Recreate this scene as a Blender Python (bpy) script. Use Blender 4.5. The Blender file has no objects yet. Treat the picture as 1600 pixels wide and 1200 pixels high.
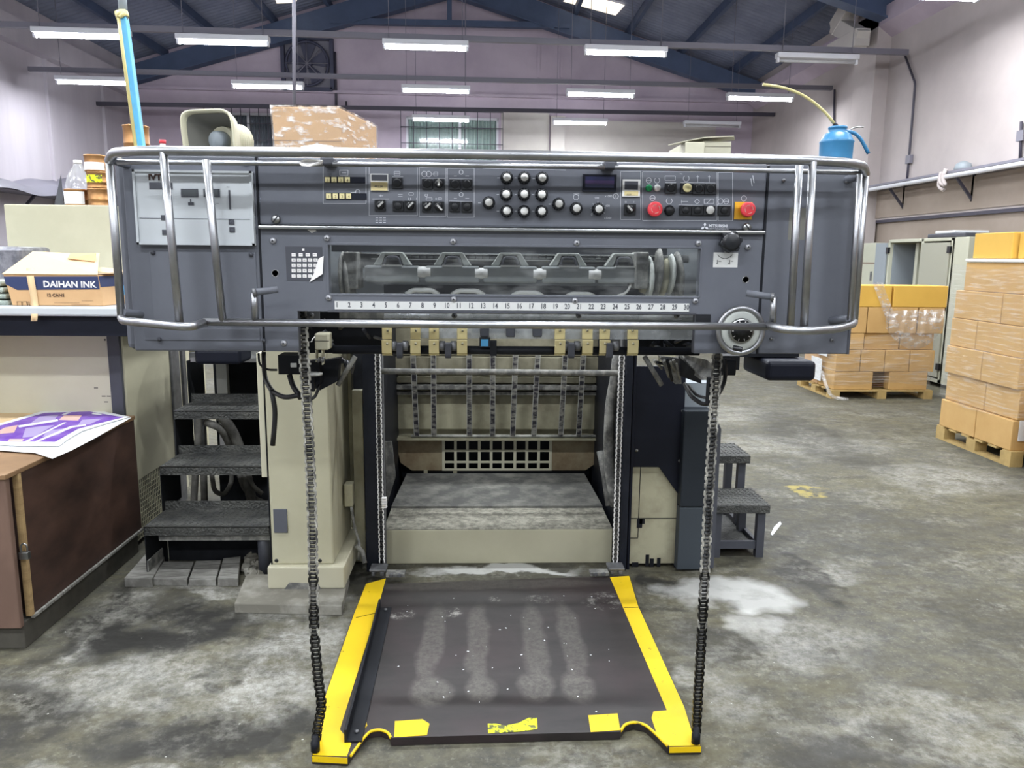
import bpy, math, random
from mathutils import Vector, Matrix
random.seed(7)
C = bpy.context.scene.collection
# ------------------------------------------------------------------ camera
F = 1200.0; TH = math.atan(200/1200); YAW = -45/1200; ROLL = .0095; H = 1.55
ROT = Matrix.Rotation(YAW, 3, 'Z') @ Matrix.Rotation(math.pi/2 - TH, 3, 'X') @ Matrix.Rotation(ROLL, 3, 'Z')
EYE = Vector((0, 0, H))
cd = bpy.data.cameras.new('camera'); cam = bpy.data.objects.new('camera', cd); C.objects.link(cam)
cd.sensor_width = 36; cd.lens = 36*F/1600; cd.clip_start = .05; cd.clip_end = 200
cam.matrix_world = Matrix.Translation(EYE) @ ROT.to_4x4()
bpy.context.scene.camera = cam
# ------------------------------------------------------------------ light and exposure
vs = bpy.context.scene.view_settings
vs.view_transform = 'Standard'; vs.look = 'None'; vs.exposure = 0.3; vs.gamma = 1; vs.use_curve_mapping = False
w = bpy.data.worlds.new('ambient_fill'); bpy.context.scene.world = w; w.use_nodes = True
w.node_tree.nodes['Background'].inputs[0].default_value = (.86, .92, 1, 1)
w.node_tree.nodes['Background'].inputs[1].default_value = .42      # added even fill, let in through the hall's unbuilt end behind the camera
LAMP_W = 56.0                                                        # watts per fluorescent fitting
LAMP_COL = (.93, .97, 1)
SK = .034                                                            # the back wall and the lamp rows stand 2 degrees askew

def at(px, py, Y):
    d = ROT @ Vector(((px-800)/F, (600-py)/F, -1)); return EYE + d*(Y/d.y)
def atz(px, py, z):
    d = ROT @ Vector(((px-800)/F, (600-py)/F, -1)); return EYE + d*((z-H)/d.z)
def atx(px, py, X):
    d = ROT @ Vector(((px-800)/F, (600-py)/F, -1)); return EYE + d*(X/d.x)
def atr(px, py, Y0):
    d = ROT @ Vector(((px-800)/F, (600-py)/F, -1)); return EYE + d*(Y0/(d.y - SK*d.x))

# ------------------------------------------------------------------ materials
def lin(c):
    if isinstance(c, str):
        c = [int(c[i:i+2], 16)/255 for i in (1, 3, 5)]
        c = [x/12.92 if x <= .04045 else ((x+.055)/1.055)**2.4 for x in c]
    return (c[0], c[1], c[2], 1)
MATS = {}
def mat(name, col, rough=.6, metal=0, col2=None, scale=6, amt=.5, lo=.4, hi=.65, bump=0, bscale=None, stretch=(1,1,1), emit=0, alpha=1, coat=0, detail=6):
    m = bpy.data.materials.new(name); m.use_nodes = True; MATS[name] = m
    nt = m.node_tree; b = nt.nodes['Principled BSDF']; L = nt.links
    if name in ('black_paint', 'navy_black', 'slate', 'motor_slate', 'step_black', 'post_black', 'wood_dark'): b.inputs['Specular IOR Level'].default_value = .22
    b.inputs['Base Color'].default_value = lin(col); b.inputs['Roughness'].default_value = rough; b.inputs['Metallic'].default_value = metal
    if coat: b.inputs['Coat Weight'].default_value = coat
    if emit:
        b.inputs['Emission Color'].default_value = lin(col); b.inputs['Emission Strength'].default_value = emit
    if alpha < 1: b.inputs['Alpha'].default_value = alpha
    if col2 is not None or bump:
        g = nt.nodes.new('ShaderNodeNewGeometry'); mp = nt.nodes.new('ShaderNodeMapping'); mp.inputs['Scale'].default_value = stretch
        L.new(g.outputs['Position'], mp.inputs['Vector'])
    if col2 is not None:
        n = nt.nodes.new('ShaderNodeTexNoise'); n.inputs['Scale'].default_value = scale; n.inputs['Detail'].default_value = detail; n.inputs['Roughness'].default_value = .62
        L.new(mp.outputs[0], n.inputs['Vector'])
        r = nt.nodes.new('ShaderNodeMapRange'); r.inputs['From Min'].default_value = lo; r.inputs['From Max'].default_value = hi
        r.inputs['To Max'].default_value = amt; L.new(n.outputs['Fac'], r.inputs['Value'])
        mx = nt.nodes.new('ShaderNodeMix'); mx.data_type = 'RGBA'; mx.inputs[6].default_value = lin(col); mx.inputs[7].default_value = lin(col2)
        L.new(r.outputs[0], mx.inputs[0]); L.new(mx.outputs[2], b.inputs['Base Color'])
    if bump:
        n2 = nt.nodes.new('ShaderNodeTexNoise'); n2.inputs['Scale'].default_value = bscale or scale*3; n2.inputs['Detail'].default_value = 4
        L.new(mp.outputs[0], n2.inputs['Vector'])
        bp = nt.nodes.new('ShaderNodeBump'); bp.inputs['Strength'].default_value = bump; bp.inputs['Distance'].default_value = .02
        L.new(n2.outputs['Fac'], bp.inputs['Height']); L.new(bp.outputs[0], b.inputs['Normal'])
    return m
M = MATS
mat('press_grey', '#575a63', .48, .0, '#62656d', 3, .7, coat=.05)
mat('press_grey_dark', '#3e4048', .5, 0, '#4a4c54', 5, .6)
mat('black_paint', '#14161c', .5, 0, '#24262c', 4, .5)
mat('black_plastic', '#15171c', .35)
mat('navy_black', '#11141f', .45, 0, '#191c29', 3, .5)
mat('slate', '#24292f', .5)
mat('chrome', '#adaeb1', .36, 1, '#8e8f93', 14, .6)
mat('steel', '#9b9c9c', .35, 1, '#6b6b6c', 10, .6)
mat('dull_steel', '#7c7d80', .5, .6, '#5a5b5d', 14, .7)
mat('dusty_steel', '#6a6a68', .75, .2, '#a2a19a', 25, .8, .42, .62)
mat('beige', '#bdb9a0', .5, 0, '#aca88f', 2.5, .6)
mat('beige_dirty', '#a8a48b', .6, 0, '#77705c', 5, .8, .42, .7)
mat('beige_rust', '#9a8e72', .7, 0, '#6b5238', 6, .8, .4, .68)
mat('beige_pale', '#c9c5ae', .5, 0, '#bcb79e', 2, .6)
mat('dust_top', '#585855', .9, 0, '#88877f', 9, .85, .42, .68, bump=.3, bscale=60)
mat('dust_pale', '#8f8f89', .9, 0, '#c8c8c0', 14, .9, .38, .62)
mat('cream', '#cfc18f', .5, 0, '#c0ad78', 8, .5)
mat('white', '#d8d8d6', .5)
mat('panel_white', '#b9bec2', .5)
mat('print_white', '#c9cbd2', .6)
mat('paper', '#dfe1e3', .8)
mat('lcd', '#4a4f52', .3)
mat('lcd_blue', '#23264a', .25)
mat('red', '#e0404a', .4)
mat('yellow_plate', '#d9a51e', .5)
mat('green', '#0f8f52', .35)
mat('cream_button', '#d9cf9c', .4)
mat('blue_label', '#4f9fd0', .6)
mat('yellow_paint', '#e2bd05', .5, 0, '#3a3420', 30, .8, .66, .72)
mat('neon_paint', '#d6de12', .6, 0, '#3a3a34', 45, .9, .5, .56)
mat('wood_dark', '#553f36', .5, 0, '#2f2523', 3, .8, .35, .7, stretch=(1, 1, 2.2))
mat('wood_mid', '#7d6355', .6, 0, '#5f4a40', 5, .7, stretch=(1, 1, .3))
mat('wood_raw', '#b09468', .7, 0, '#8d7450', 8, .7, stretch=(3, 1, 8))
mat('pallet_wood', '#b59a63', .75, 0, '#8f7a4e', 8, .6)
mat('wood_grey', '#6d6b66', .85, 0, '#9a9993', 10, .8, .4, .6, stretch=(1, 6, 1))
mat('concrete', '#77746a', .9, 0, '#a5a39a', 7, .8, .45, .68)
mat('tread', '#3f403f', .6, .3, '#5a5a56', 12, .8, .4, .65, bump=.6, bscale=90)
mat('step_black', '#15171b', .8, 0, '#26282c', 6, .7)  # near-black of the step plates, also used for the painted dark under them
mat('hose_dust', '#6c6a66', .85, 0, '#8e8c86', 18, .8)
mat('carton', '#c49f66', .75, 0, '#b89158', 4, .6)
mat('carton_yellow', '#d6ab4c', .7, 0, '#cb9f44', 4, .5)
mat('carton_pale', '#c9a377', .75, 0, '#bd966b', 4, .6)
mat('carton_flap', '#d8bc92', .75)
mat('ink_navy', '#27345c', .6)
mat('copper', '#a98055', .42, .9, '#80593a', 6, .6)
mat('copper_gold', '#d8a35a', .22, 1)
mat('oil_blue', '#377ba6', .35, 0, '#2b678f', 8, .6)
mat('pole_blue', '#4a9dc4', .45, 0, '#3f8cb4', 12, .5)
mat('tube_yellow', '#c9bd83', .35)
mat('horn', '#cfcbb0', .45)
mat('horn_inner', '#74736c', .6)
mat('purple', '#6a3fa6', .6, 0, '#8d6cbb', 16, .7)
mat('peach', '#d8b0a6', .6)
mat('lilac_print', '#a99ac4', .6)
mat('tissue', '#e6e4e2', .8)
mat('towel', '#a9b3aa', .9, 0, '#6f7a74', 30, .7)
mat('silver_foil', '#9c9ca2', .35, .7, '#606068', 18, .8)
mat('lamp_white', '#d5d6dc', .5)
mat('conduit', '#75737e', .5)
mat('conduit_dark', '#3f3c48', .6)
mat('tube_glow', '#f4f8ff', .5, emit=60)
mat('tube_off', '#b6b6b8', .4)
mat('wall_paint', '#bdb0bd', .9, 0, '#a699a8', 1.1, .8, .35, .7, bump=.12, bscale=9)
mat('wall_side', '#bab1af', .9, 0, '#a59c9b', .8, .8, .35, .7, bump=.12, bscale=5)
mat('wall_left_paint', '#bab4bb', .9, 0, '#aaa4ad', .9, .8, .35, .7, bump=.15, bscale=3, stretch=(1, 2, .2))
mat('wall_low', '#8f8277', .9, 0, '#a2958a', 1.2, .8, .35, .7)
mat('wall_cream', '#c3beb8', .9, 0, '#b5aeac', 1.2, .7)
mat('roof_sheet', '#7c8296', .7, 0, '#666c82', 2.5, .7)
mat('roof_steel', '#465470', .6, 0, '#3a475f', 3, .6)
mat('skylight', '#efe3cf', .6, emit=1.3)
mat('curtain', '#a2b4ae', .8, 0, '#8ba09a', 14, .6, stretch=(3, 1, .1))
mat('curtain_grey', '#5f6570', .8, 0, '#6f7680', 14, .6, stretch=(3, 1, .1))
mat('fan_dark', '#3b3d52', .6)
mat('locker', '#b4b5a4', .5, 0, '#a8a998', 3, .5)
mat('locker_grey', '#8a9298', .5)
mat('cable_black', '#1b1b1d', .5)
mat('sign_white', '#cfd0ce', .6)
mat('purple_glass', '#3a2a52', .25)
mat('strap', '#23212a', .6, 0, '#8f8d84', 30, .9, .45, .6, stretch=(.4, .4, 1.5))
mat('motor_slate', '#3c4248', .5)
mat('chain_steel', '#4a4947', .6, .2, '#b5b3aa', 18, .9, .4, .58)
mat('chain_roller', '#1b1b1c', .5, .3, '#77756f', 18, .7, .45, .62)
mat('lid_wood', '#8a6c4c', .6, 0, '#6f5439', 5, .7)
mat('locker_door', '#98988a', .5)
mat('residue', '#706f68', .7)
mat('chain_oily', '#131313', .35, .5, '#3a3936', 20, .6, .5, .65)
mat('post_black', '#1b1e27', .5, .1, '#2a2d36', 6, .6)
mat('ledge_dust', '#6d6b61', .9, 0, '#a19e90', 30, .9, .4, .62, bump=.3, bscale=120)
mat('skid_wood', '#4c4941', .85, 0, '#34322d', 8, .7)
mat('beige_grime', '#8a8672', .7, 0, '#635d4b', 7, .8, .42, .66)
mat('screw_metal', '#a2a3a8', .4, .5)
mat('aluminium', '#c3c7c2', .5, 0, '#9da19b', 9, .6)
mat('mid_grey', '#84888a', .55, 0, '#979b98', 9, .6)
mat('inner_grey', '#7d8286', .6)
def glassy(name, col, dif, gl, streak=0, sscale=20, stretch=(1, 1, 1), diffcol=(.8, .82, .82, 1)):
    m = bpy.data.materials.new(name); m.use_nodes = True; nt = m.node_tree; nt.nodes.clear(); MATS[name] = m
    out = nt.nodes.new('ShaderNodeOutputMaterial'); t = nt.nodes.new('ShaderNodeBsdfTransparent'); t.inputs[0].default_value = col
    d = nt.nodes.new('ShaderNodeBsdfDiffuse'); d.inputs[0].default_value = diffcol; g = nt.nodes.new('ShaderNodeBsdfGlossy'); g.inputs['Roughness'].default_value = .12
    a = nt.nodes.new('ShaderNodeMixShader'); b = nt.nodes.new('ShaderNodeMixShader'); a.inputs[0].default_value = dif; b.inputs[0].default_value = gl
    nt.links.new(t.outputs[0], a.inputs[1]); nt.links.new(d.outputs[0], a.inputs[2]); nt.links.new(a.outputs[0], b.inputs[1]); nt.links.new(g.outputs[0], b.inputs[2])
    nt.links.new(b.outputs[0], out.inputs[0])
    if streak:
        ge = nt.nodes.new('ShaderNodeNewGeometry'); mp = nt.nodes.new('ShaderNodeMapping'); mp.inputs['Scale'].default_value = stretch
        n = nt.nodes.new('ShaderNodeTexNoise'); n.inputs['Scale'].default_value = sscale; n.inputs['Detail'].default_value = 5
        r = nt.nodes.new('ShaderNodeMapRange'); r.inputs['From Min'].default_value = .5; r.inputs['From Max'].default_value = .7
        r.inputs['To Min'].default_value = dif; r.inputs['To Max'].default_value = streak
        nt.links.new(ge.outputs['Position'], mp.inputs[0]); nt.links.new(mp.outputs[0], n.inputs['Vector']); nt.links.new(n.outputs['Fac'], r.inputs['Value']); nt.links.new(r.outputs[0], a.inputs[0])
glassy('acrylic', (.96, .97, .97, 1), .0, .035, .06, 9, (1, 1, 3))
glassy('acrylic_clear', (.75, .77, .8, 1), .25, .1, .5, 14)
glassy('stretch_film', (.98, .98, .98, 1), .04, .05, .3, 9, (.5, .5, 7), (.9, .88, .84, 1))
glassy('stretch_film_loose', (.97, .97, .97, 1), .14, .1, .6, 12, (1, 1, 2), (.85, .85, .84, 1))
glassy('carton_film', (.97, .97, .97, 1), .06, .06, .75, 30, (1, .6, 2.2), (.92, .9, .88, 1))  # white streaks mixed into the film colour stand in for glare
glassy('clear_plastic', (.85, .84, .86, 1), .3, .1, 0)

# floor: stained concrete, dust and dark patches in their own places, some shading painted in
def floor_material(deck=False):
    m = bpy.data.materials.new('deck_rubber' if deck else 'floor_concrete'); m.use_nodes = True; nt = m.node_tree; L = nt.links; N = nt.nodes
    b = N['Principled BSDF']; b.inputs['Roughness'].default_value = .42
    geo = N.new('ShaderNodeNewGeometry')
    def noise(sc, det=8, rough=.65, st=None):
        n = N.new('ShaderNodeTexNoise'); n.inputs['Scale'].default_value = sc; n.inputs['Detail'].default_value = det; n.inputs['Roughness'].default_value = rough
        if st:
            mp = N.new('ShaderNodeMapping'); mp.inputs['Scale'].default_value = st; mp.inputs['Rotation'].default_value = (0, 0, -.5)
            L.new(geo.outputs['Position'], mp.inputs[0]); L.new(mp.outputs[0], n.inputs['Vector'])
        else: L.new(geo.outputs['Position'], n.inputs['Vector'])
        return n.outputs['Fac']
    def rng(v, a, bb, c=0, d=1):
        r = N.new('ShaderNodeMapRange'); r.inputs['From Min'].default_value = a; r.inputs['From Max'].default_value = bb
        r.inputs['To Min'].default_value = c; r.inputs['To Max'].default_value = d; L.new(v, r.inputs['Value']); return r.outputs[0]
    def mix(f, c1, c2):
        x = N.new('ShaderNodeMix'); x.data_type = 'RGBA'
        if isinstance(f, float): x.inputs[0].default_value = f
        else: L.new(f, x.inputs[0])
        for i, c in ((6, c1), (7, c2)):
            if isinstance(c, str): x.inputs[i].default_value = lin(c)
            else: L.new(c, x.inputs[i])
        return x.outputs[2]
    def math_(op, a, bb):
        x = N.new('ShaderNodeMath'); x.operation = op; x.use_clamp = True
        for i, v in ((0, a), (1, bb)):
            if isinstance(v, (int, float)): x.inputs[i].default_value = v
            else: L.new(v, x.inputs[i])
        return x.outputs[0]
    warp = N.new('ShaderNodeTexNoise'); warp.inputs['Scale'].default_value = 3.5; warp.inputs['Detail'].default_value = 6; L.new(geo.outputs['Position'], warp.inputs['Vector'])
    sub = N.new('ShaderNodeVectorMath'); sub.operation = 'MULTIPLY_ADD'; L.new(warp.outputs['Color'], sub.inputs[0]); wk = .12 if deck else .5; sub.inputs[1].default_value = (wk, wk, 0); L.new(geo.outputs['Position'], sub.inputs[2])
    def blobs(lst):
        tot = None
        for (cx, cy, rx, ry, s) in lst:
            mp = N.new('ShaderNodeMapping'); mp.vector_type = 'POINT'
            mp.inputs['Location'].default_value = (-(cx+wk/2)/rx, -(cy+wk/2)/ry, 0); mp.inputs['Scale'].default_value = (1/rx, 1/ry, 0)
            L.new(sub.outputs[0], mp.inputs[0])
            ln = N.new('ShaderNodeVectorMath'); ln.operation = 'LENGTH'; L.new(mp.outputs[0], ln.inputs[0])
            v = rng(ln.outputs['Value'], 1.1, .7, 0, s)
            tot = v if tot is None else math_('MAXIMUM', tot, v)
        return tot
    if deck:
        c = mix(rng(noise(4, 8, .7, (1, 3, 1)), .35, .68), '#1c1718', '#2f2a29')
        c = mix(rng(noise(1.7, 4), .45, .6, 0, .6), c, '#34282a')
        c = mix(math_('MULTIPLY', blobs(BANDS), rng(noise(45, 6, .8), .36, .6, .25, 1)), c, '#68645e')
        c = mix(math_('MULTIPLY', blobs(SMUDGE), rng(noise(16, 8, .8), .5, .64, 0, 1)), c, '#b4b1aa')
        L.new(c, b.inputs['Base Color']); b.inputs['Roughness'].default_value = .45; MATS['deck_rubber'] = m; return
    big = noise(.8, 4); mid = noise(5, 9, .7, (1, 2.2, 1)); fine = noise(38, 6, .7)
    c = mix(rng(mid, .38, .62), '#312f27', '#5a5541')
    c = mix(rng(big, .4, .65, 0, .55), c, '#47494a')
    c = mix(rng(noise(14, 9, .8), .42, .62, 0, .55), c, '#6e6b59'); c = mix(rng(fine, .55, .7, 0, .45), c, '#8f8c7e'); c = mix(rng(noise(1.1, 5), .52, .68, 0, .5), c, '#3c3b3a')
    white = blobs(WHITE); grain = rng(noise(30, 9, .8), .4, .62, .25, 1)
    c = mix(math_('MULTIPLY', math_('MULTIPLY', white, rng(noise(6, 9, .75), .36, .56)), grain), c, '#aaa9a3')
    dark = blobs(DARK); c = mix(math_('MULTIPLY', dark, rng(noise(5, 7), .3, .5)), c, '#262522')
    c = mix(math_('MULTIPLY', rng(noise(2.6, 8, .7), .5, .62), rng(noise(24, 5, .7), .42, .6, 0, .5)), c, '#8d8b82')
    c = mix(math_('MULTIPLY', blobs(PURE), rng(noise(4, 6), .25, .45, .5, 1)), c, '#b4b4b0')
    yel = N.new('ShaderNodeMapping')
    c = mix(math_('MULTIPLY', blobs([YEL]), rng(noise(10), .45, .55, 0, .7)), c, '#a3944c')
    L.new(c, b.inputs['Base Color'])
    L.new(rng(mid, .35, .65, .5, .8), b.inputs['Roughness']); b.inputs['Specular IOR Level'].default_value = .35
    bp = N.new('ShaderNodeBump'); bp.inputs['Strength'].default_value = .12; L.new(fine, bp.inputs['Height']); L.new(bp.outputs[0], b.inputs['Normal'])
    MATS['floor'] = m
def fz(px, py): v = atz(px, py, 0); return v.x, v.y
WHITE = [(-.72, 2.72, .3, .42, 1), (-1.35, 2.62, .45, .18, .7), (-1.55, 3.1, .12, .35, .8), (-.95, 3.12, .16, .1, .9), (-1.25, 3.42, .35, .07, .9), (-.7, 3.25, .1, .2, .9), (-1.2, 2.05, .5, .1, .6), (-.75, 2.05, .14, .14, .8), (.1, 2.05, .5, .06, .7), (1.3, 2.9, .3, .25, .5), (.85, 2.6, .12, .35, .5), (1.5, 2.3, .5, .2, .5), (1.75, 3.55, .25, .12, .6), (2.6, 6.2, .9, .4, .5), (3.3, 5.2, .5, .4, .5), (2.2, 7.5, .9, .5, .5), (.85, 3.3, .08, .12, .9)]
DARK = [(-1.28, 3.05, .34, .27, 1), (-1.0, 2.62, .12, .06, .8), (-1.7, 2.35, .4, .3, .8), (-.95, 2.3, .3, .12, .9), (-1.4, 1.95, .3, .12, .7), (-.66, 2.35, .1, .1, .8), (.85, 3.42, .1, .16, 1), (-1.65, 3.2, .08, .5, .8), (1.62, 3.55, .1, .35, .8), (.95, 2.9, .2, .22, .6), (1.2, 2.2, .3, .15, .7), (.2, 1.92, .8, .06, .6), (-.4, 2.02, .2, .08, .6), (1.3, 4.1, .5, .4, .6), (2.9, 6.6, .35, 1.3, .5), (2.2, 4.2, .6, .7, .35), (0, 4.5, 2, 1, .8), (2.2, 3.0, .3, .4, .4), (-.62, 3.55, .12, .2, .8)]  # dark stains, plus shading painted in beside the black side panel
PURE = [(1.12, 3.36, .3, .2, .95), (1.2, 3.05, .12, .14, .4), (.07, 3.63, .42, .045, .9), (-.85, 3.3, .2, .03, .8)]
YEL = (1.95+.25, 4.75+.15, .14, .1, 1)
BANDS = [(fz(x, 1010)[0]*.985, 2.85, .05, .36, .55) for x in (675, 748, 834, 893)]+[(fz(x, 1080)[0], 2.52, .07, .1, .7) for x in (672, 748, 834, 902)]+[(.0, 3.4, .6, .06, .4)]
SMUDGE = [(*fz(632, 968), .06, .05, 1), (*fz(705, 966), .06, .04, 1), (*fz(772, 946), .03, .03, .8), (*fz(945, 950), .1, .1, .6), (*fz(850, 945), .1, .05, .4)]
floor_material(); floor_material(True)

# ------------------------------------------------------------------ mesh building
def V(*a): return Vector(a)
class MB:
    def __init__(s): s.v = []; s.f = []; s.mi = []; s.sm = []
    def add(s, vs, fs, m=0, smooth=False):
        o = len(s.v); s.v += [Vector(q) for q in vs]
        for f in fs: s.f.append([o+i for i in f]); s.mi.append(m); s.sm.append(smooth)
        return s
    def box(s, x0, x1, y0, y1, z0, z1, m=0):
        x0, x1 = min(x0, x1), max(x0, x1); y0, y1 = min(y0, y1), max(y0, y1); z0, z1 = min(z0, z1), max(z0, z1)
        return s.add([(x, y, z) for z in (z0, z1) for y in (y0, y1) for x in (x0, x1)], [(0, 2, 3, 1), (4, 5, 7, 6), (0, 1, 5, 4), (2, 6, 7, 3), (0, 4, 6, 2), (1, 3, 7, 5)], m)
    def obox(s, c, sz, R=None, m=0):
        R = R or Matrix.Identity(3); c = Vector(c)
        vs = [c + R @ Vector((x*sz[0]/2, y*sz[1]/2, z*sz[2]/2)) for z in (-1, 1) for y in (-1, 1) for x in (-1, 1)]
        return s.add(vs, [(0, 2, 3, 1), (4, 5, 7, 6), (0, 1, 5, 4), (2, 6, 7, 3), (0, 4, 6, 2), (1, 3, 7, 5)], m)
    def prism(s, pts, vec, m=0):
        n = len(pts); pts = [Vector(p) for p in pts]; vec = Vector(vec)
        nor = sum(((pts[i]-pts[0]).cross(pts[i+1]-pts[0]) for i in range(1, n-1)), Vector())
        if nor.dot(vec) > 0: pts = pts[::-1]
        return s.add(pts+[p+vec for p in pts], [tuple(range(n)), tuple(range(2*n-1, n-1, -1))] + [(i, i+n, (i+1) % n+n, (i+1) % n) for i in range(n)], m)
    def cyl(s, p0, p1, r, n=16, r2=None, m=0, caps=True):
        p0 = Vector(p0); p1 = Vector(p1); r2 = r if r2 is None else r2; d = (p1-p0).normalized()
        a = d.orthogonal().normalized(); b = d.cross(a)
        vs = []
        for p, rr in ((p0, r), (p1, r2)): vs += [p + (a*math.cos(2*math.pi*i/n)+b*math.sin(2*math.pi*i/n))*rr for i in range(n)]
        s.add(vs, [(i, (i+1) % n, (i+1) % n+n, i+n) for i in range(n)], m, True)
        if caps:
            o = len(s.v)-2*n
            s.f.append([o+i for i in range(n)][::-1]); s.f.append([o+n+i for i in range(n)]); s.mi += [m, m]; s.sm += [False, False]
        return s
    def lathe(s, prof, c, axis=(0, 0, 1), n=24, m=0, sq=None, smooth=True, nocap=False):
        c = Vector(c); d = Vector(axis).normalized(); a = d.orthogonal().normalized()
        if abs(d.z) < .9: a = Vector((d.y, -d.x, 0)).normalized()
        b = d.cross(a); vs = []
        for r, z in prof:
            for i in range(n):
                t = 2*math.pi*i/n; ca, sa = math.cos(t), math.sin(t)
                if sq: k = (abs(ca)**sq+abs(sa)**sq)**(-1/sq); ca *= k; sa *= k
                vs.append(c+d*z+(a*ca+b*sa)*r)
        fs = [(j*n+i, j*n+(i+1) % n, (j+1)*n+(i+1) % n, (j+1)*n+i) for j in range(len(prof)-1) for i in range(n)]
        s.add(vs, fs, m, smooth)
        o = len(s.v)-len(vs)
        if nocap: return s
        if prof[0][0] > 1e-5: s.f.append([o+i for i in range(n)][::-1]); s.mi.append(m); s.sm.append(False)
        if prof[-1][0] > 1e-5: s.f.append([o+(len(prof)-1)*n+i for i in range(n)]); s.mi.append(m); s.sm.append(False)
        return s
    def tube(s, pts, r, n=10, closed=False, m=0, round_=0, caps=True):
        pts = [Vector(p) for p in pts]
        if round_: pts = fillet(pts, round_, closed)
        N = len(pts); ring = []; a = None
        for i, p in enumerate(pts):
            if closed: t = (pts[(i+1) % N]-pts[i-1]).normalized()
            else: t = (pts[min(i+1, N-1)]-pts[max(i-1, 0)]).normalized()
            a = (a - t*a.dot(t)).normalized() if a is not None else t.orthogonal().normalized()
            b = t.cross(a); ring += [p+(a*math.cos(2*math.pi*k/n)+b*math.sin(2*math.pi*k/n))*r for k in range(n)]
        M_ = N if closed else N-1
        s.add(ring, [(i*n+k, i*n+(k+1) % n, ((i+1) % N)*n+(k+1) % n, ((i+1) % N)*n+k) for i in range(M_) for k in range(n)], m, True)
        if not closed and caps:
            o = len(s.v)-len(ring); s.f.append([o+k for k in range(n)][::-1]); s.f.append([o+(N-1)*n+k for k in range(n)]); s.mi += [m, m]; s.sm += [False, False]
        return s
    def grid(s, fn, nu, nv, m=0, smooth=True):
        vs = [fn(i/nu, j/nv) for j in range(nv+1) for i in range(nu+1)]
        return s.add(vs, [(j*(nu+1)+i, j*(nu+1)+i+1, (j+1)*(nu+1)+i+1, (j+1)*(nu+1)+i) for j in range(nv) for i in range(nu)], m, smooth)
    def text(s, body, size, o, right=(1, 0, 0), up=(0, 0, 1), m=0, align='LEFT', sx=1, thick=0):
        cu = bpy.data.curves.new('t', 'FONT'); cu.body = body; cu.size = size; cu.align_x = align; cu.resolution_u = 2; cu.offset = thick
        ob = bpy.data.objects.new('t', cu); C.objects.link(ob); dg = bpy.context.evaluated_depsgraph_get()
        me = bpy.data.meshes.new_from_object(ob.evaluated_get(dg)); o = Vector(o); right = Vector(right).normalized(); up = Vector(up).normalized()
        nor = right.cross(up)
        s.add([o+right*v.co.x*sx+up*v.co.y for v in me.vertices], [tuple(p.vertices) for p in me.polygons], m)
        bpy.data.objects.remove(ob); bpy.data.curves.remove(cu); bpy.data.meshes.remove(me); return s
    def build(s, name, mats, parent=None, bevel=0, label=None, thick=0, sub=0, seg=2, base=None):
        me = bpy.data.meshes.new(name)
        lo = Vector([min(v[i] for v in s.v) for i in range(3)]); hi = Vector([max(v[i] for v in s.v) for i in range(3)])
        o = Vector(((lo.x+hi.x)/2, (lo.y+hi.y)/2, lo.z)) if base is None else Vector(base)
        me.from_pydata([v-o for v in s.v], [], s.f); me.polygons.foreach_set('material_index', s.mi); me.polygons.foreach_set('use_smooth', s.sm)
        if isinstance(mats, str): mats = [mats]
        for q in mats: me.materials.append(MATS[q])
        me.update(); ob = bpy.data.objects.new(name, me); C.objects.link(ob)
        if parent is not None:
            ob.parent = parent; ob.location = o - world_loc(parent)
        else: ob.location = o
        if thick: md = ob.modifiers.new('s', 'SOLIDIFY'); md.thickness = thick; md.offset = 0
        if bevel: md = ob.modifiers.new('b', 'BEVEL'); md.width = bevel; md.segments = seg; md.limit_method = 'ANGLE'; md.angle_limit = .6
        if label: ob['label'] = label
        return ob
def world_loc(o):
    v = Vector(o.location)
    while o.parent: o = o.parent; v = v + Vector(o.location)
    return v
def fillet(pts, r, closed=False, n=5):
    N = len(pts); out = []
    for i, p in enumerate(pts):
        if not closed and i in (0, N-1): out.append(p); continue
        a = pts[i-1]-p; b = pts[(i+1) % N]-p; rr = min(r, a.length*.45, b.length*.45)
        A = p+a.normalized()*rr; B = p+b.normalized()*rr
        for k in range(n+1):
            t = k/n; out.append(A*(1-t)**2+p*2*t*(1-t)+B*t*t)
    return out
def tag(o, label=None, cat=None, group=None, kind=None):
    if label: o['label'] = label
    if cat: o['category'] = cat
    if group: o['group'] = group
    if kind: o['kind'] = kind
    return o
def thing(name, label, cat, loc, group=None):
    o = bpy.data.objects.new(name, None); C.objects.link(o); o.location = loc; o.empty_display_size = .1
    return tag(o, label, cat, group)
def copy_tree(o, parent=None):
    c = o.copy(); C.objects.link(c)
    if parent is not None: c.parent = parent
    for ch in list(o.children): copy_tree(ch, c)
    return c
def struct(ob): ob['kind'] = 'structure'; return ob

# ================================================================== the hall
XL, XR = -7.9, 6.3; YB = 18.4; Y0 = -5.0; XRIDGE = -.7; ZR = 7.85; ZEL, ZER = 5.72, 5.62
def yb(x): return YB + SK*x
struct(MB().add([(-9, Y0, 0), (8, Y0, 0), (8, 20, 0), (-9, 20, 0)], [(0, 1, 2, 3)]).build('floor', 'floor', base=(0, 0, 0)))
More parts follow.
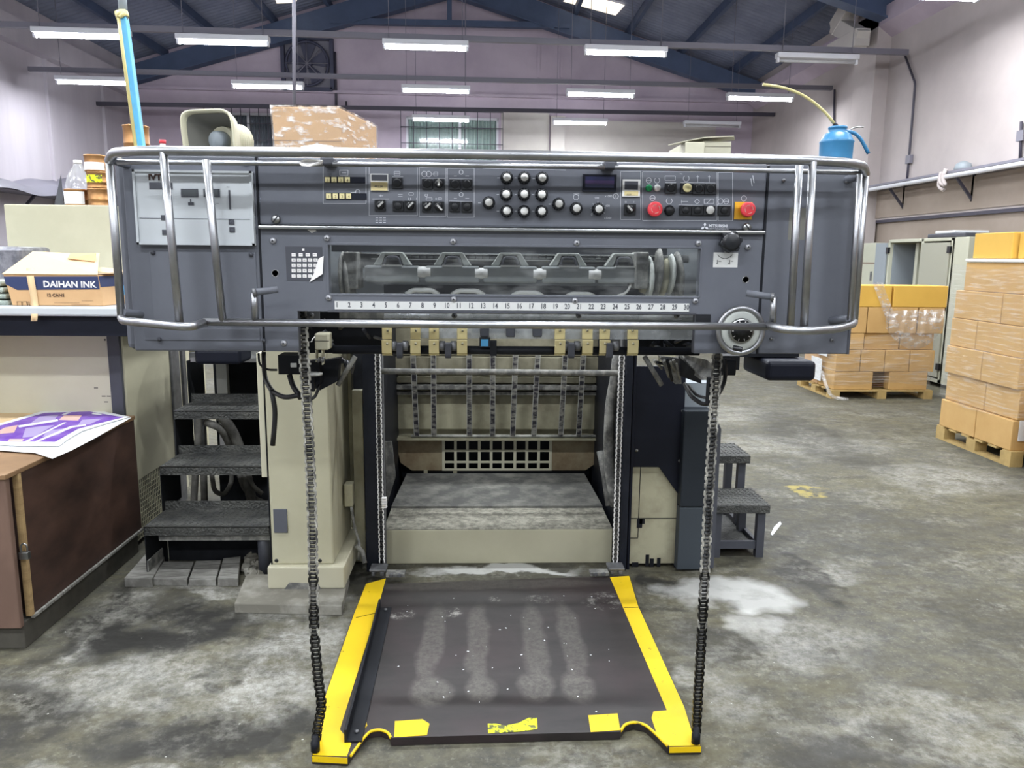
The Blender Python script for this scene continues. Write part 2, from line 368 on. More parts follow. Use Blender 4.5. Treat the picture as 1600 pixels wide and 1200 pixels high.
# back wall with two window holes (strips around them)
def wq(m, x0, x1, z0, z1, off=0, th=.2, mi=0):
    m.add([(x, yb(x)+off+d, z) for z in (z0, z1) for d in (0, th) for x in (x0, x1)], [(0, 2, 3, 1), (4, 5, 7, 6), (0, 1, 5, 4), (2, 6, 7, 3), (0, 4, 6, 2), (1, 3, 7, 5)], mi)
W1 = (atr(634, 183, YB).x, atr(779, 183, YB).x); W2 = (atr(330, 178, YB).x, atr(428, 178, YB).x)
WZ = (3.0, atr(700, 183, YB).z)
m = MB()
xs = [XL-.2, W2[0], W2[1], W1[0], W1[1], XR+.2]
for i in range(5):
    if i in (1, 3): wq(m, xs[i], xs[i+1], 0, WZ[0]); wq(m, xs[i], xs[i+1], WZ[1], 5.6)
    else: wq(m, xs[i], xs[i+1], 0, 5.6)
m.prism([(XL-.2, yb(XL), 5.6), (XR+.2, yb(XR), 5.6), (XRIDGE, yb(XRIDGE), ZR+.1)], (0, .2, 0))
struct(m.build('wall_back', 'wall_paint'))
m = MB(); wq(m, atr(783, 200, YB).x, atr(858, 200, YB).x, 0, atr(800, 176, YB).z, -.02, .02); wq(m, atr(883, 200, YB).x, atr(1118, 200, YB).x, 0, atr(1000, 190, YB).z, -.02, .02)
struct(m.build('trim_1', 'wall_cream'))
m = MB(); wq(m, atr(860, 200, YB).x, atr(882, 200, YB).x, 0, atr(870, 183, YB).z, -.16, .16); struct(m.build('trim_2', 'wall_cream'))
m = MB()
for y in (122, 147): wq(m, XL, XR, atr(700, y+4, YB).z, atr(700, y, YB).z, -.1, .1)
for x in (842, 878): wq(m, atr(x, 90, YB).x-.03, atr(x, 90, YB).x+.03, atr(x, 122, YB).z, atr(x, 66, YB).z, -.03, .03)
struct(m.build('trim_3', 'wall_paint'))
for k, (W, cm) in enumerate(((W1, 'curtain'), (W2, 'curtain_grey'))):
    wr = thing('window_%d' % (k+1), None, None, ((W[0]+W[1])/2, YB, WZ[0])); wr['kind'] = 'structure'
    m = MB(); t = .05
    for a, b, c, d in ((W[0], W[1], WZ[0], WZ[0]+t), (W[0], W[1], WZ[1]-t, WZ[1]), (W[0], W[0]+t, WZ[0], WZ[1]), (W[1]-t, W[1], WZ[0], WZ[1]), ((W[0]*.42+W[1]*.58)-.03, (W[0]*.42+W[1]*.58)+.03, WZ[0], WZ[1])): wq(m, a, b, c, d, .02, .08)
    m.build('window_frame', 'lamp_white', wr)
    m = MB(); wq(m, W[0], W[1], WZ[0], WZ[1], .06, .01); m.build('pane', 'acrylic', wr)
    m = MB(); n = 120
    m.grid(lambda u, v: Vector((W[0]+(W[1]-W[0])*u, yb(W[0])+.14+.03*math.sin(u*150)+.01*math.sin(u*67), WZ[0]+(WZ[1]-WZ[0])*v)), n, 1); m.build('curtain', cm, wr)
    m = MB()
    for i in range(9): x = W[0]-.1+(W[1]-W[0]+.2)*i/8; m.box(x-.008, x+.008, yb(x)-.16, yb(x)-.144, WZ[0], WZ[1]+.1)
    for i in range(6): z = WZ[0]+(WZ[1]+.1-WZ[0])*i/5; wq(m, W[0]-.1, W[1]+.1, z-.008, z+.008, -.165, .016)
    m.build('security_grille', 'conduit_dark', wr)
# side walls
m = MB(); m.box(XR, XR+.2, Y0, 20, 2.17, 5.62); m.box(XR+.04, XR+.2, Y0, 20, 0, 2.17, 1)
struct(m.build('wall_right', ['wall_side', 'wall_low']))
m = MB(); m.box(XL-.2, XL, Y0, 20, 0, 5.72); struct(m.build('wall_left', 'wall_left_paint'))
m = MB(); m.box(XR-.005, XR+.04, Y0, YB, 2.125, 2.17); struct(m.build('trim_4', 'conduit_dark'))
m = MB(); m.box(XR-.02, XR, Y0, YB, 2.2, 2.62); struct(m.build('trim_5', 'wall_low'))
m = MB(); m.box(XR-.22, XR, 12.4, 13.1, 0, 5.5); struct(m.build('pillar_right', 'wall_side'))
m = MB(); m.prism([(XR, Y0, 4.95), (XR, Y0, 5.35), (XR-.22, Y0, 5.35), (XR-.22, Y0, 5.1)], (0, YB-Y0, 0)); struct(m.build('trim_6', 'wall_paint'))
m = MB(); m.box(XL, XL+.2, Y0, YB, 4.95, 5.35)
for y in (8.5, 10.6, 12.7, 14.8, 16.9): m.box(XL, XL+.06, y-.03, y+.03, 0, 4.95)
struct(m.build('trim_7', 'wall_left_paint'))
# roof
m = MB(); n = 160
def roof(side):
    xe, ze = (XL-.3, ZEL-.05) if side < 0 else (XR+.3, ZER-.05)
    def fn(u, v):
        y = Y0+(20-Y0)*u; return Vector((XRIDGE+(xe-XRIDGE)*v, y, ZR+(ze-ZR)*v+.03*math.sin(u*n*math.pi*2)))
    m.grid(fn, 6*n, 1)
roof(-1); roof(1); struct(m.build('ceiling', 'roof_sheet', base=(0, 0, 0)))
def rz(x): return ZR+(ZEL-ZR)*(XRIDGE-x)/(XRIDGE-XL) if x < XRIDGE else ZR+(ZER-ZR)*(x-XRIDGE)/(XR-XRIDGE)
m = MB()
for x in (-7.0, -5.8, -4.6, -3.4, -2.2, -1.0, -.4, .8, 2.0, 3.2, 4.4, 5.6): m.box(x-.04, x+.04, Y0, 18.4, rz(x)-.2, rz(x)-.04)
struct(m.build('ceiling_purlins', 'roof_steel', base=(0, 0, 0)))
for k, (y, dp) in enumerate(((17.9, .5), (12.2, .42), (6.4, .42), (.6, .42))):
    m = MB()
    for xe in (XL+.05, XR-.05):
        a = V(XRIDGE, y, ZR-.2); b = V(xe, y, rz(xe)-.2)
        m.prism([a, b, b-V(0, 0, dp*.72), a-V(0, 0, dp)], (0, .14, 0))
        m.prism([a-V(0, .06, dp), b-V(0, .06, dp*.72), b-V(0, .06, dp*.72+.03), a-V(0, .06, dp+.03)], (0, .26, 0))
    if k == 0:
        z = atr(700, 34, 17.9).z; m.box(atr(515, 34, 17.9).x, atr(890, 34, 17.9).x, y-.03, y+.1, z-.08, z+.04); m.box(atr(702, 10, 17.9).x-.05, atr(702, 10, 17.9).x+.05, y, y+.1, z, ZR-.3)
    struct(m.build('ceiling_rafter' if k == 0 else 'ceiling_rafter.%03d' % k, 'roof_steel'))
# roof lights
for i, (a, b, c, d) in enumerate((((898, -12), (976, 8), (962, 24), (880, 2)), ((428, -10), (470, -14), (462, 4), (432, 5)))):
    # placed just under the roof slope
    def onroof(px, py):
        s = 1 if px > 700 else -1
        d_ = ROT @ Vector(((px-800)/F, (600-py)/F, -1)); xe, ze = (XR, ZER) if s > 0 else (XL, ZEL)
        k_ = (ze-ZR)/(xe-XRIDGE)
        t = (ZR-.05-k_*XRIDGE-H)/(d_.z-k_*d_.x); return EYE+d_*t
    P_ = [onroof(*q) for q in (a, b, c, d)]
    struct(MB().add(P_, [(0, 1, 2, 3)]).build('ceiling_skylight' if i == 0 else 'ceiling_skylight.001', 'skylight', thick=.01))
# duct elbow by the roof, ledge shelves
p = [atx(x, y, 5.95) for x, y in ((1338, 14), (1322, 40), (1356, 60), (1316, 82))]
m = MB()
for a, b in zip(p, p[1:]):
    d = (b-a); L_ = d.length; d = d.normalized(); x = V(1, 0, 0); W_ = (.22, .205, .235)[len(m.v)//8 % 3]; m.obox((a+b)/2-V(.12, 0, 0), (W_, .26, L_+.16), Matrix((x, d.cross(x), d)).transposed())
tag(m.build('square_duct', 'wall_cream', bevel=.01), 'cranked cream square duct coming down from the roof', 'duct')
sh = thing('wall_shelf', 'long grey shelf ledge on brackets along the wall beside the pillar', 'shelf', (XR-.15, 9, 2.66))
MB().box(XR-.28, XR, Y0, 18, 2.66, 2.69).build('shelf_board', 'conduit', sh)
MB().tube([(XR-.3, Y0, 2.62), (XR-.3, 18, 2.62)], .03).build('edge_pipe', 'lamp_white', sh)
for y in (4.5, 6.6, 8.6, 9.95, 11.6, 13.6):
    MB().box(XR-.02, XR, y-.02, y+.02, 2.3, 2.65).obox((XR-.14, y, 2.48), (.03, .03, .42), Matrix.Rotation(-.7, 3, 'Y')).build('bracket', 'conduit_dark', sh)
tag(MB().tube([(XR-.3, 10.1, 2.72), (XR-.33, 10.12, 2.6), (XR-.31, 10.05, 2.5), (XR-.34, 10.15, 2.55), (XR-.3, 10.2, 2.7), (XR-.33, 10.18, 2.5), (XR-.3, 10.1, 2.45)], .028, 6, round_=.05).build('rag', 'wall_side'), 'grey rag knotted around the pipe of the wall shelf', 'rag')
p = atx(1505, 262, XR-.15); tag(MB().lathe([(.1, 0), (.11, .02), (.09, .08), (.04, .11), (0, .12)], (p.x, p.y, 2.69), n=16).build('metal_shade', 'locker_grey'), 'pale metal dish lying on the wall shelf', 'lamp shade')
sh = thing('wall_shelf', 'sheet-covered ledge on brackets along the wall above the ink cans', 'shelf', (XL+.2, 9, 2.5))
MB().box(XL, XL+.5, 6, 17.5, 2.5, 2.56).build('shelf_board', 'conduit', sh)
MB().grid(lambda u, v: Vector((XL+.02+.6*v, 9+7.5*u, 2.6+.12*math.sin(u*9)*(1-v)+.2*(1-v)-(.12 if v > .8 else 0)+.03*math.sin(u*31))), 40, 5).build('grey_sheet', 'conduit', sh)
for y in (9.5, 11.5, 13.5, 15.5): MB().obox((XL+.2, y, 2.3), (.04, .04, .6), Matrix.Rotation(.75, 3, 'Y')).build('bracket', 'conduit_dark', sh)
# conduits on walls
def conduit(label, pts, r=.018, mt='conduit_dark', boxat=None):
    t = thing('wall_conduit', label, 'cable conduit', pts[-1]); MB().tube(pts, r, 6, round_=.05).build('pipe', mt, t)
    if boxat is not None: MB().box(boxat.x-.03, boxat.x+.02, boxat.y-.06, boxat.y+.06, boxat.z-.06, boxat.z+.06).build('junction_box', 'conduit', t)
X_ = XR-.03
conduit('dark cranked conduit with switch box on the wall beyond the shelf rag', [atx(1413, 84, X_), atx(1430, 130, X_), atx(1420, 250, X_), atx(1417, 282, X_)], boxat=atx(1421, 249, X_))
conduit('straight dark conduit running down the wall behind the oil can', [atx(1304, 140, X_), atx(1302, 232, X_), atx(1302, 300, X_)])
conduit('thin cranked conduit on the far corner wall beside the pale boxes', [atr(1207, 180, YB-.1), atr(1218, 212, YB-.1), atr(1216, 260, YB-.1)])
conduit('short conduit end hanging above the wall shelf near the photo edge', [atx(1596, 190, X_), atx(1594, 250, X_)], boxat=atx(1597, 212, X_))
# extractor fan in the back wall
a = atr(441, 57, YB); b = atr(522, 145, YB); cx = (a.x+b.x)/2; cz = (a.z+b.z)/2; yy = yb(cx); hw = (b.x-a.x)/2
ft = thing('extractor_fan', 'dark square extractor fan high in the back wall', 'fan', (cx, yy-.1, b.z))
m = MB(); q = hw*.98
for s in (-1, 1): m.box(cx+s*q-.04, cx+s*q+.04, yy-.14, yy, cz-q, cz+q); m.box(cx-q, cx+q, yy-.14, yy, cz+s*q-.04, cz+s*q+.04)
m.build('fan_frame', 'fan_dark', ft)
MB().box(cx-q, cx+q, yy-.03, yy-.01, cz-q, cz+q).build('back_plate', 'conduit', ft)
rr = q*.86; MB().tube([(cx+rr*math.cos(t*math.pi/16), yy-.13, cz+rr*math.sin(t*math.pi/16)) for t in range(32)], .03, 6, closed=True).build('ring', 'fan_dark', ft)
for k in range(5):
    t = k*2*math.pi/5+.3; d = V(math.cos(t), 0, math.sin(t)); e = V(-math.sin(t), 0, math.cos(t)); c0 = V(cx, yy-.08, cz)
    MB().prism([c0+d*.1-e*.05, c0+d*rr*.9-e*.2, c0+d*rr*.93+e*.16-V(0, .04, 0), c0+d*.1+e*.06], (0, .012, 0)).build('fan_blade', 'fan_dark', ft)
MB().cyl((cx, yy-.14, cz), (cx, yy-.04, cz), .1).build('fan_hub', 'fan_dark', ft)
m = MB()
for k in range(4): t = k*math.pi/4; d = V(math.cos(t), 0, math.sin(t)); m.tube([V(cx, yy-.15, cz)-d*rr, V(cx, yy-.15, cz)+d*rr], .01, 5)
m.build('guard', 'conduit', ft)
m = MB(); x = atr(524, 90, YB).x; m.tube([(x, yb(x)-.05, 6), (x, yb(x)-.05, 4.6)], .03, 6); x = atr(541, 140, YB).x; m.tube([(x, yb(x)-.05, 4.95), (x, yb(x)-.05, 3.6)], .025, 6)
tag(m.build('wall_pipe', 'conduit_dark'), 'dark vertical pipes on the back wall beside the fan', 'pipe')

# ------------------------------------------------------------------ fluorescent fittings
def fixture(c, label, group, on=True, lamp=True, L=1.2, tilt=SK):
    t = thing('fluorescent_light', label, 'ceiling light', c, group); a = math.atan(tilt); R = Matrix.Rotation(a, 3, 'Z'); c = Vector(c)
    MB().obox(c+V(0, 0, .03), (L+.06, .14, .07), R).build('housing', 'lamp_white', t, bevel=.008)
    MB().cyl(c-R @ V(L/2, 0, .04)-V(0, 0, 0), c+R @ V(L/2, 0, -.04), .02, 10).build('tube', 'tube_glow' if on else 'tube_off', t)
    for s in (-1, 1): MB().obox(c+R @ V(s*(L/2+.01), 0, -.03), (.03, .06, .07), R).build('lamp_holder', 'lamp_white', t)
    for s in (-.45, .45): MB().cyl(c+R @ V(s*L, 0, .06), V((c+R @ V(s*L, 0, 0)).x, (c+R @ V(s*L, 0, 0)).y, rz(c.x+s*L)-.1), .005, 5).build('hanger_wire', 'conduit', t)
    if on and lamp:
        ld = bpy.data.lights.new('fluorescent_lamp', 'AREA'); ld.shape = 'RECTANGLE'; ld.size = L; ld.size_y = .05; ld.energy = LAMP_W; ld.color = LAMP_COL
        lo = bpy.data.objects.new('fluorescent_lamp', ld); C.objects.link(lo); lo.parent = t; lo.location = (0, 0, -.065); lo.rotation_euler = (0, 0, a)
    return t
rows = [(11.3, [(60, 200, 53), (278, 419, 63), (600, 730, 71), (915, 1040, 80), (1215, 1338, 92)], 'front visible'),
        (14.1, [(97, 205, 124), (364, 473, 132), (629, 733, 139), (886, 990, 144), (1137, 1238, 149)], 'second'),
        (17.0, [(645, 733, 179), (865, 948, 182), (1070, 1156, 184)], 'third')]
LAB = {(0, 0): 'lit fluorescent light behind the blue pole, nearest lamp row, crossed by the pole', (0, 1): 'lit fluorescent light of the nearest row beside the fan, over the horn speaker', (0, 2): 'lit fluorescent light of the nearest row above the curtained window', (0, 3): 'lit fluorescent light of the nearest row under the roof beam, between window and pillar', (0, 4): 'unlit twin fluorescent light hanging over the oil can',
       (1, 0): 'lit fluorescent light in the middle row touching the blue pole', (1, 1): 'lit fluorescent light in the middle row just under the fan', (1, 2): 'lit fluorescent light in the middle row above the curtained window', (1, 3): 'lit fluorescent light in the middle row above the pale wall panel', (1, 4): 'lit fluorescent light in the middle row behind the oil can spout',
       (2, 0): 'small far fluorescent light shining right in front of the curtained window', (2, 1): 'small far fluorescent light shining beside the cream wall strip', (2, 2): 'unlit far fluorescent light above the pale paper cartons'}
for r, (yr, items, nm) in enumerate(rows):
    for k, (x0, x1, py) in enumerate(items):
        a = atr(x0, py, yr); b = atr(x1, py, yr); c = (a+b)/2; L = min(1.3, (b-a).length*.98)
        if (r, k) == (1, 0) or (r, k) == (0, 0): c = b - (b-a).normalized()*.6; L = 1.2
        on = (r, k) not in ((0, 4), (2, 2))
        fixture((c.x, c.y, 4.4 if r else c.z), LAB[(r, k)], 'fluorescent lights hung in rows from the roof', on, L=L)
c = atr(1445, -2, 8.9); fixture((c.x, c.y, c.z+.05), 'lit fluorescent light at the top edge near the wall, closest of all', 'fluorescent lights hung in rows from the roof')
for yr in (8.0, 5.2, 2.4, -.4, -3.2):
    for x in (-6.6, -3.9, -1.2, 1.5, 4.2):
        fixture((x, yr+SK*x, 4.6 if yr > 7 else 4.4), 'lit fluorescent light of the rows over the press, above the picture', 'fluorescent lights hung in rows from the roof')
for px0, py0, px1, py1, yr, mt, lb in ((-40, 37, 1418, 82, 11.35, 'conduit', 'long grey channel carrying the nearest lamp row'), (45, 108, 1308, 138, 14.2, 'conduit', 'grey channel carrying the middle lamp row'), (150, 162, 1210, 179, 16.95, 'conduit_dark', 'dark channel carrying the far lamp row')):
    a = atr(px0, py0, yr); b = atr(px1, py1, yr); d = b-a; R = d.to_track_quat('X', 'Z').to_matrix()
    tag(MB().obox((a+b)/2, (d.length, .07, .075), R).build('lamp_channel', mt), lb, 'cable channel', 'channels that carry the lamp rows')
tag(MB().cyl(at(460, 172, 4.0), at(459, -60, 4.0), .009, 8).build('hanging_rod', 'conduit'), 'thin pale vertical rod standing behind the wrapped carton', 'rod')

# ================================================================== the printing press delivery end
YP = 2.17
PR = thing('printing_press', 'grey sheet-fed printing press delivery with control panel and pipe guard rail', 'printing press', (.04, 3.4, 0))
def pt(px, py, Y=YP): return at(px, py, Y)
def pbox(m, x0, y0, x1, y1, Y=YP, out=.0, back=.0, mi=0):
    """a block in the plane of the panel, given by its corners"""
    a = at(x0, y0, Y); b = at(x1, y1, Y); return m.box(a.x, b.x, Y-out, Y+back, a.z, b.z, mi)
XA, XB_, XC_, XD_ = -.975, -.616, .785, 1.055; ZT, ZB, ZM = 1.808, 1.279, 1.628
# side cabinets
def screw(p, r, Y, parent, name='screw', mt='screw_metal', slot=None):
    m = MB().lathe([(r, 0), (r, .004), (r*.75, .008), (0, .009)], (p.x, Y, p.z), (0, -1, 0), 14)
    if slot is not None:
        d = V(math.cos(slot), 0, math.sin(slot))*r*.85; e = V(-math.sin(slot), 0, math.cos(slot))*r*.14; c = V(p.x, Y-.0095, p.z)
        m.add([c-d-e, c+d-e, c+d+e, c-d+e], [(0, 1, 2, 3)], 1)
        return m.build(name, [mt, 'black_plastic'], parent)
    m.add([(p.x-r*.4, Y-.0092, p.z-r*.3), (p.x+r*.4, Y-.0092, p.z-r*.3), (p.x, Y-.0092, p.z+r*.45)], [(0, 1, 2)], 1)
    return m.build(name, [mt, 'black_plastic'], parent)
cabL = MB().box(XA, XB_-.002, YP, 3.0, ZB, ZT).build('side_cabinet', 'press_grey', PR, bevel=.004)
cabR = MB().box(XC_+.004, XD_, YP, 3.0, ZB, ZT).build('side_cabinet', 'press_grey', PR, bevel=.004)
MB().box(XA-.03, XA+.02, YP+.015, 3.0, ZB+.002, ZT-.01).build('side_cheek', 'press_grey', cabL, bevel=.015)
m = MB(); a = pt(233, 385); m.box(a.x, XB_-.012, YP-.003, YP, pt(300, 507).z, a.z-.012); m.build('access_cover', 'press_grey', cabL, bevel=.0015)
m = MB(); m.box(XA+.03, XB_-.01, YP-.003, YP, ZB+.03, pt(300, 512).z); m.build('lower_strip', 'press_grey', cabL, bevel=.0015)
for q in ((227, 253), (384, 256), (240, 395), (393, 398), (250, 530), (413, 532)): screw(pt(*q), .006, YP-.003, cabL, mt='press_grey_dark')
for q in ((1224, 282), (1322, 284), (1205, 529), (1299, 531)): screw(pt(*q), .005, YP, cabR, mt='dull_steel')
MB().box(XD_-.006, XD_+.001, YP-.002, YP+.004, ZB, ZT-.01).build('edge_strip', 'press_grey_dark', cabR)
# instrument panel of the powder sprayer
ip = MB(); a = pt(211, 266); b = pt(401, 384); ip.box(a.x, b.x, YP-.016, YP, b.z, a.z); ip = ip.build('instrument_panel', 'panel_white', cabL, bevel=.002)
IP = YP-.0165
m = MB(); t = .006
m.box(a.x, b.x, IP-.004, IP, a.z-t, a.z); m.box(a.x, b.x, IP-.004, IP, b.z, b.z+t); m.box(a.x, a.x+t, IP-.004, IP, b.z, a.z); m.box(b.x-t, b.x, IP-.004, IP, b.z, a.z)
m.box(a.x+.01, b.x-.01, IP-.0006, IP, pt(300, 342).z-.001, pt(300, 342).z+.0005, 1)
def IPt(px, py): return at(px, py, IP)
def ibox(x0, y0, x1, y1, out=.002, mi=0): p = IPt(x0, y0); q = IPt(x1, y1); m.box(p.x, q.x, IP-out, IP, q.z, p.z, mi)
ibox(233, 285, 270, 296, .001, 2); ibox(283, 295, 310, 308, .003, 2); ibox(318, 295, 344, 308, .003, 2); ibox(285, 297, 308, 306, .0035, 3); ibox(320, 297, 342, 306, .0035, 3)
ibox(357, 297, 361, 327, .002, 2)
for q in ((362, 347), (363, 359), (256, 340), (258, 363)): ibox(q[0]-4.5, q[1]-4, q[0]+4.5, q[1]+4, .002, 2)
ibox(294, 316, 303, 321, .001, 2); ibox(297, 311, 299, 316, .001, 2)
for q in ((359.5, 346.4, 364.5, 347.6), (361.4, 344.5, 362.6, 349.5), (360.5, 358.4, 365.5, 359.6)): ibox(*q, out=.0025, mi=1)
m.tube([IPt(335, 321)+V(0, -.001, 0), IPt(338, 318)+V(0, -.001, 0), IPt(342, 318)+V(0, -.001, 0)], .0005, 4, m=2)
m.text('IVT', .021, IPt(232, 281)+V(0, -.001, 0), m=4, sx=1.15, thick=.001)
m.text('mA', .006, IPt(354, 293)+V(0, -.001, 0), m=2)
m.build('printed_markings', ['panel_white', 'press_grey', 'press_grey_dark', 'lcd', 'wood_dark'], ip)
# plate label rests on the right cabinet
m = MB(); pbox(m, 1234, 325, 1238, 375, YP, .0006); pbox(m, 1252, 325, 1259, 375, YP, .0006); m.build('tape_residue', 'residue', cabR)

# control console
con = MB().box(XB_+.001, XC_, YP, YP+.09, ZM, ZT).build('control_console', 'press_grey', PR, bevel=.006)
m = MB().box(XB_+.001, XC_, YP-.016, YP+.02, ZM-.012, ZM-.002); m.build('console_lip', 'steel', con, bevel=.003)
MB().box(XB_-.003, XB_+.002, YP-.001, YP+.01, ZB, ZT).build('panel_gap', 'black_paint', con); MB().box(XC_-.001, XC_+.005, YP-.001, YP+.01, ZB, ZT-.005).build('panel_gap', 'black_paint', con)
mk = MB()
def line(x0, y0, x1, y1, wd=.0011, Y=YP):
    a = pt(x0, y0, Y)-V(0, .0012, 0); b = pt(x1, y1, Y)-V(0, .0012, 0); d = (b-a).normalized(); e = V(-d.z, 0, d.x)*wd/2; mk.add([a-e, b-e, b+e, a+e], [(0, 1, 2, 3)])
def rect(x0, y0, x1, y1, wd=.0011): line(x0, y0, x1, y0, wd); line(x0, y1, x1, y1, wd); line(x0, y0, x0, y1, wd); line(x1, y0, x1, y1, wd)
def ring(x, y, rpx, gap=0, wd=.0012):
    c = pt(x, y)-V(0, .0012, 0); r = rpx*.00181; n = 20; vs = []; 
    for i in range(n+1):
        t = gap/2+(2*math.pi-gap)*i/n+math.pi/2; d = V(math.cos(t), 0, math.sin(t)); vs += [c+d*(r-wd/2), c+d*(r+wd/2)]
    mk.add(vs, [(2*i, 2*i+1, 2*i+3, 2*i+2) for i in range(n)])
for q in ((505, 260, 572, 318), (577, 260, 652, 337), (655, 262, 697, 338), (699, 263, 741, 339.5), (969.5, 268, 1001, 343), (1004, 268.5, 1120, 344.5), (1122, 269.5, 1144.5, 345)): rect(*q)
line(754, 263, 884, 266)
for q in ((663, 272, 4), (670, 272, 4), (559, 300, 3.5), (720.5, 269, 3), (720.5, 304, 3), (1013.5, 282, 4), (1019.5, 309.5, 4), (1066.5, 0, 0), (1125.5, 314.5, 4), (1134.5, 314.5, 4), (1162, 310, 4), (962, 306.5, 4), (900, 308, 4)):
    if q[2]: ring(*q)
for q in ((1026.5, 282, 4), (1045.5, 314, 4.5), (1072, 279, 4.5), (666, 305, 2), (640, 311, 2)): ring(*q, gap=1.2)
for q in ((531, 266, 544, 274), (616, 268, 625, 274), (639, 301, 646, 305), (678, 269, 684, 275), (1039, 275, 1055, 282), (1100, 311, 1115, 318), (685, 309, 690, 312), (666, 309, 675, 313)): rect(*q, wd=.001)
for q in ((534, 270, 541, 270), (616, 271, 625, 271), (548, 301, 557, 300), (674, 272, 684, 272), (1064, 315, 1075, 315), (1065, 312, 1065, 318), (1090, 274, 1090, 285), (1108, 274, 1108, 285), (1088, 276, 1092, 276), (1106, 276, 1110, 276), (1085, 315, 1089, 311), (1089, 311, 1093, 315), (1093, 315, 1089, 319), (1089, 319, 1085, 315),
          (709, 275, 714, 275), (727, 275, 733, 275), (709, 310, 714, 310), (727, 310, 733, 310), (1104, 318, 1111, 311), (1010, 282, 1017, 282), (1016, 309.5, 1023, 309.5), (1130.5, 314.5, 1138.5, 314.5), (896, 303, 905, 303), (962, 304, 962, 309),
          (595, 304, 595, 308), (592, 306, 599, 306), (622, 304, 629, 304), (622, 307, 629, 307), (1062, 303.5-32, 1066, 272), (582, 311, 608, 311), (1039, 285.5, 1056, 285.5), (1063, 285, 1118, 286), (1060, 320, 1098, 321), (1120, 320.5, 1141, 321), (659, 278.5, 696, 279), (702, 279, 738, 280), (702, 314, 738, 315), (613, 276, 630, 276)): line(*q)
for i in range(3):
    for j in range(4): line(587+i*6, 340+j*2.6, 591+i*6, 340+j*2.6, .0016)
for (x, y) in ((1188-20, 278), (1165, 283)): line(x+8, y-4, x+10, y+8, .002)
for (x, y) in ((781, 278), (808, 278), (836, 279), (780, 304), (808, 304), (835, 304), (780, 330), (808, 330), (835, 330), (751, 317), (861, 319)): line(x-4, y, x, y, .0016)
for k in range(7):
    t = math.radians(215-k*41); line(934.5+math.cos(t)*10, 327-math.sin(t)*10, 934.5+math.cos(t)*12.5, 327-math.sin(t)*12.5)
mk.text('0', .010, pt(923, 337)-V(0, .0012, 0)); mk.text('600', .008, pt(946, 323)-V(0, .0012, 0)); mk.text('x1000', .008, pt(944, 342)-V(0, .0012, 0)); mk.text('500', .008, pt(929, 311)-V(0, .0012, 0)); mk.text('x1000', .008, pt(945, 308)-V(0, .0012, 0))
mk.text('O', .007, pt(976, 317)-V(0, .0012, 0)); mk.text('I', .007, pt(990, 317)-V(0, .0012, 0)); mk.text('I', .007, pt(650, 312)-V(0, .0012, 0)); mk.text('O', .007, pt(680, 312)-V(0, .0012, 0))
# three-rhombus maker's mark with lettering
c = pt(1101, 354.5)-V(0, .0012, 0); s_ = .0072
for k in (90, 210, 330):
    t = math.radians(k); d = V(math.cos(t), 0, math.sin(t)); e = V(-d.z, 0, d.x); mk.add([c, c+d*s_*.9+e*s_*.5, c+d*s_*1.8, c+d*s_*.9-e*s_*.5], [(0, 3, 2, 1)])
mk.text('MITSUBISHI', .0115, pt(1107, 355)-V(0, .0012, 0), sx=.92, thick=.0004); mk.text('HEAVY INDUSTRIES,LTD.', .0052, pt(1107, 358.5)-V(0, .0012, 0), sx=1.0)
mk.build('printed_markings', 'print_white', con)
def cap(name, x, y, rpx, mt, h=.008, base=None, ring_mt=None):
    c = pt(x, y); r = rpx*.00181
    m = MB()
    m.lathe([(r*1.15, 0), (r*1.15, .003), (r, .004), (r, h*.8), (r*.85, h), (0, h)], (c.x, YP, c.z), (0, -1, 0), 20, 0)
    return m.build(name, [mt], con)
def knob(x, y):
    c = pt(x, y); m = MB(); m.lathe([(.0175, 0), (.0175, .003), (.0155, .005), (.0145, .018), (.0125, .019)], (c.x, YP, c.z), (0, -1, 0), 24, 0)
    m.lathe([(.0105, .018), (.0100, .022), (0, .0225)], (c.x, YP, c.z), (0, -1, 0), 20, 1)
    for k in range(12):
        t = k*math.pi/6; m.obox((c.x+math.cos(t)*.0152, YP-.010, c.z+math.sin(t)*.0152), (.003, .014, .003), Matrix.Rotation(-t, 3, 'Y'), 0)
    m.build('dial_knob', ['black_plastic', 'white'], con)
for q in ((791.75, 278), (819, 278), (846.75, 278.8), (790.75, 304), (818.75, 304), (846, 304.5), (791.75, 330), (818.75, 330.5), (846, 330.5), (763.75, 316.8), (872.5, 319), (900, 326), (934.5, 327)): knob(*q)
def push(x0, y0, x1, y1, ptr=None, mt='black_plastic'):
    a = pt(x0, y0); b = pt(x1, y1); m = MB().box(a.x, b.x, YP-.008, YP, b.z, a.z, 0)
    c = (a+b)/2; r = min(abs(b.x-a.x), abs(a.z-b.z))*.36
    if ptr is None: m.lathe([(r*1.1, .008), (r*1.05, .011), (0, .0115)], (c.x, YP, c.z), (0, -1, 0), 16, 0); m.build('push_button', [mt], con, bevel=.0015)
    else:
        m.lathe([(r*1.1, .008), (r*1.0, .016), (0, .0165)], (c.x, YP, c.z), (0, -1, 0), 16, 0)
        t = math.radians(ptr); d = V(math.cos(t), 0, math.sin(t)); m.obox(V(c.x, YP-.018, c.z)+d*.004, (.019, .004, .005), Matrix.Rotation(-t, 3, 'Y'), 1); m.build('selector_switch', [mt, 'white'], con)
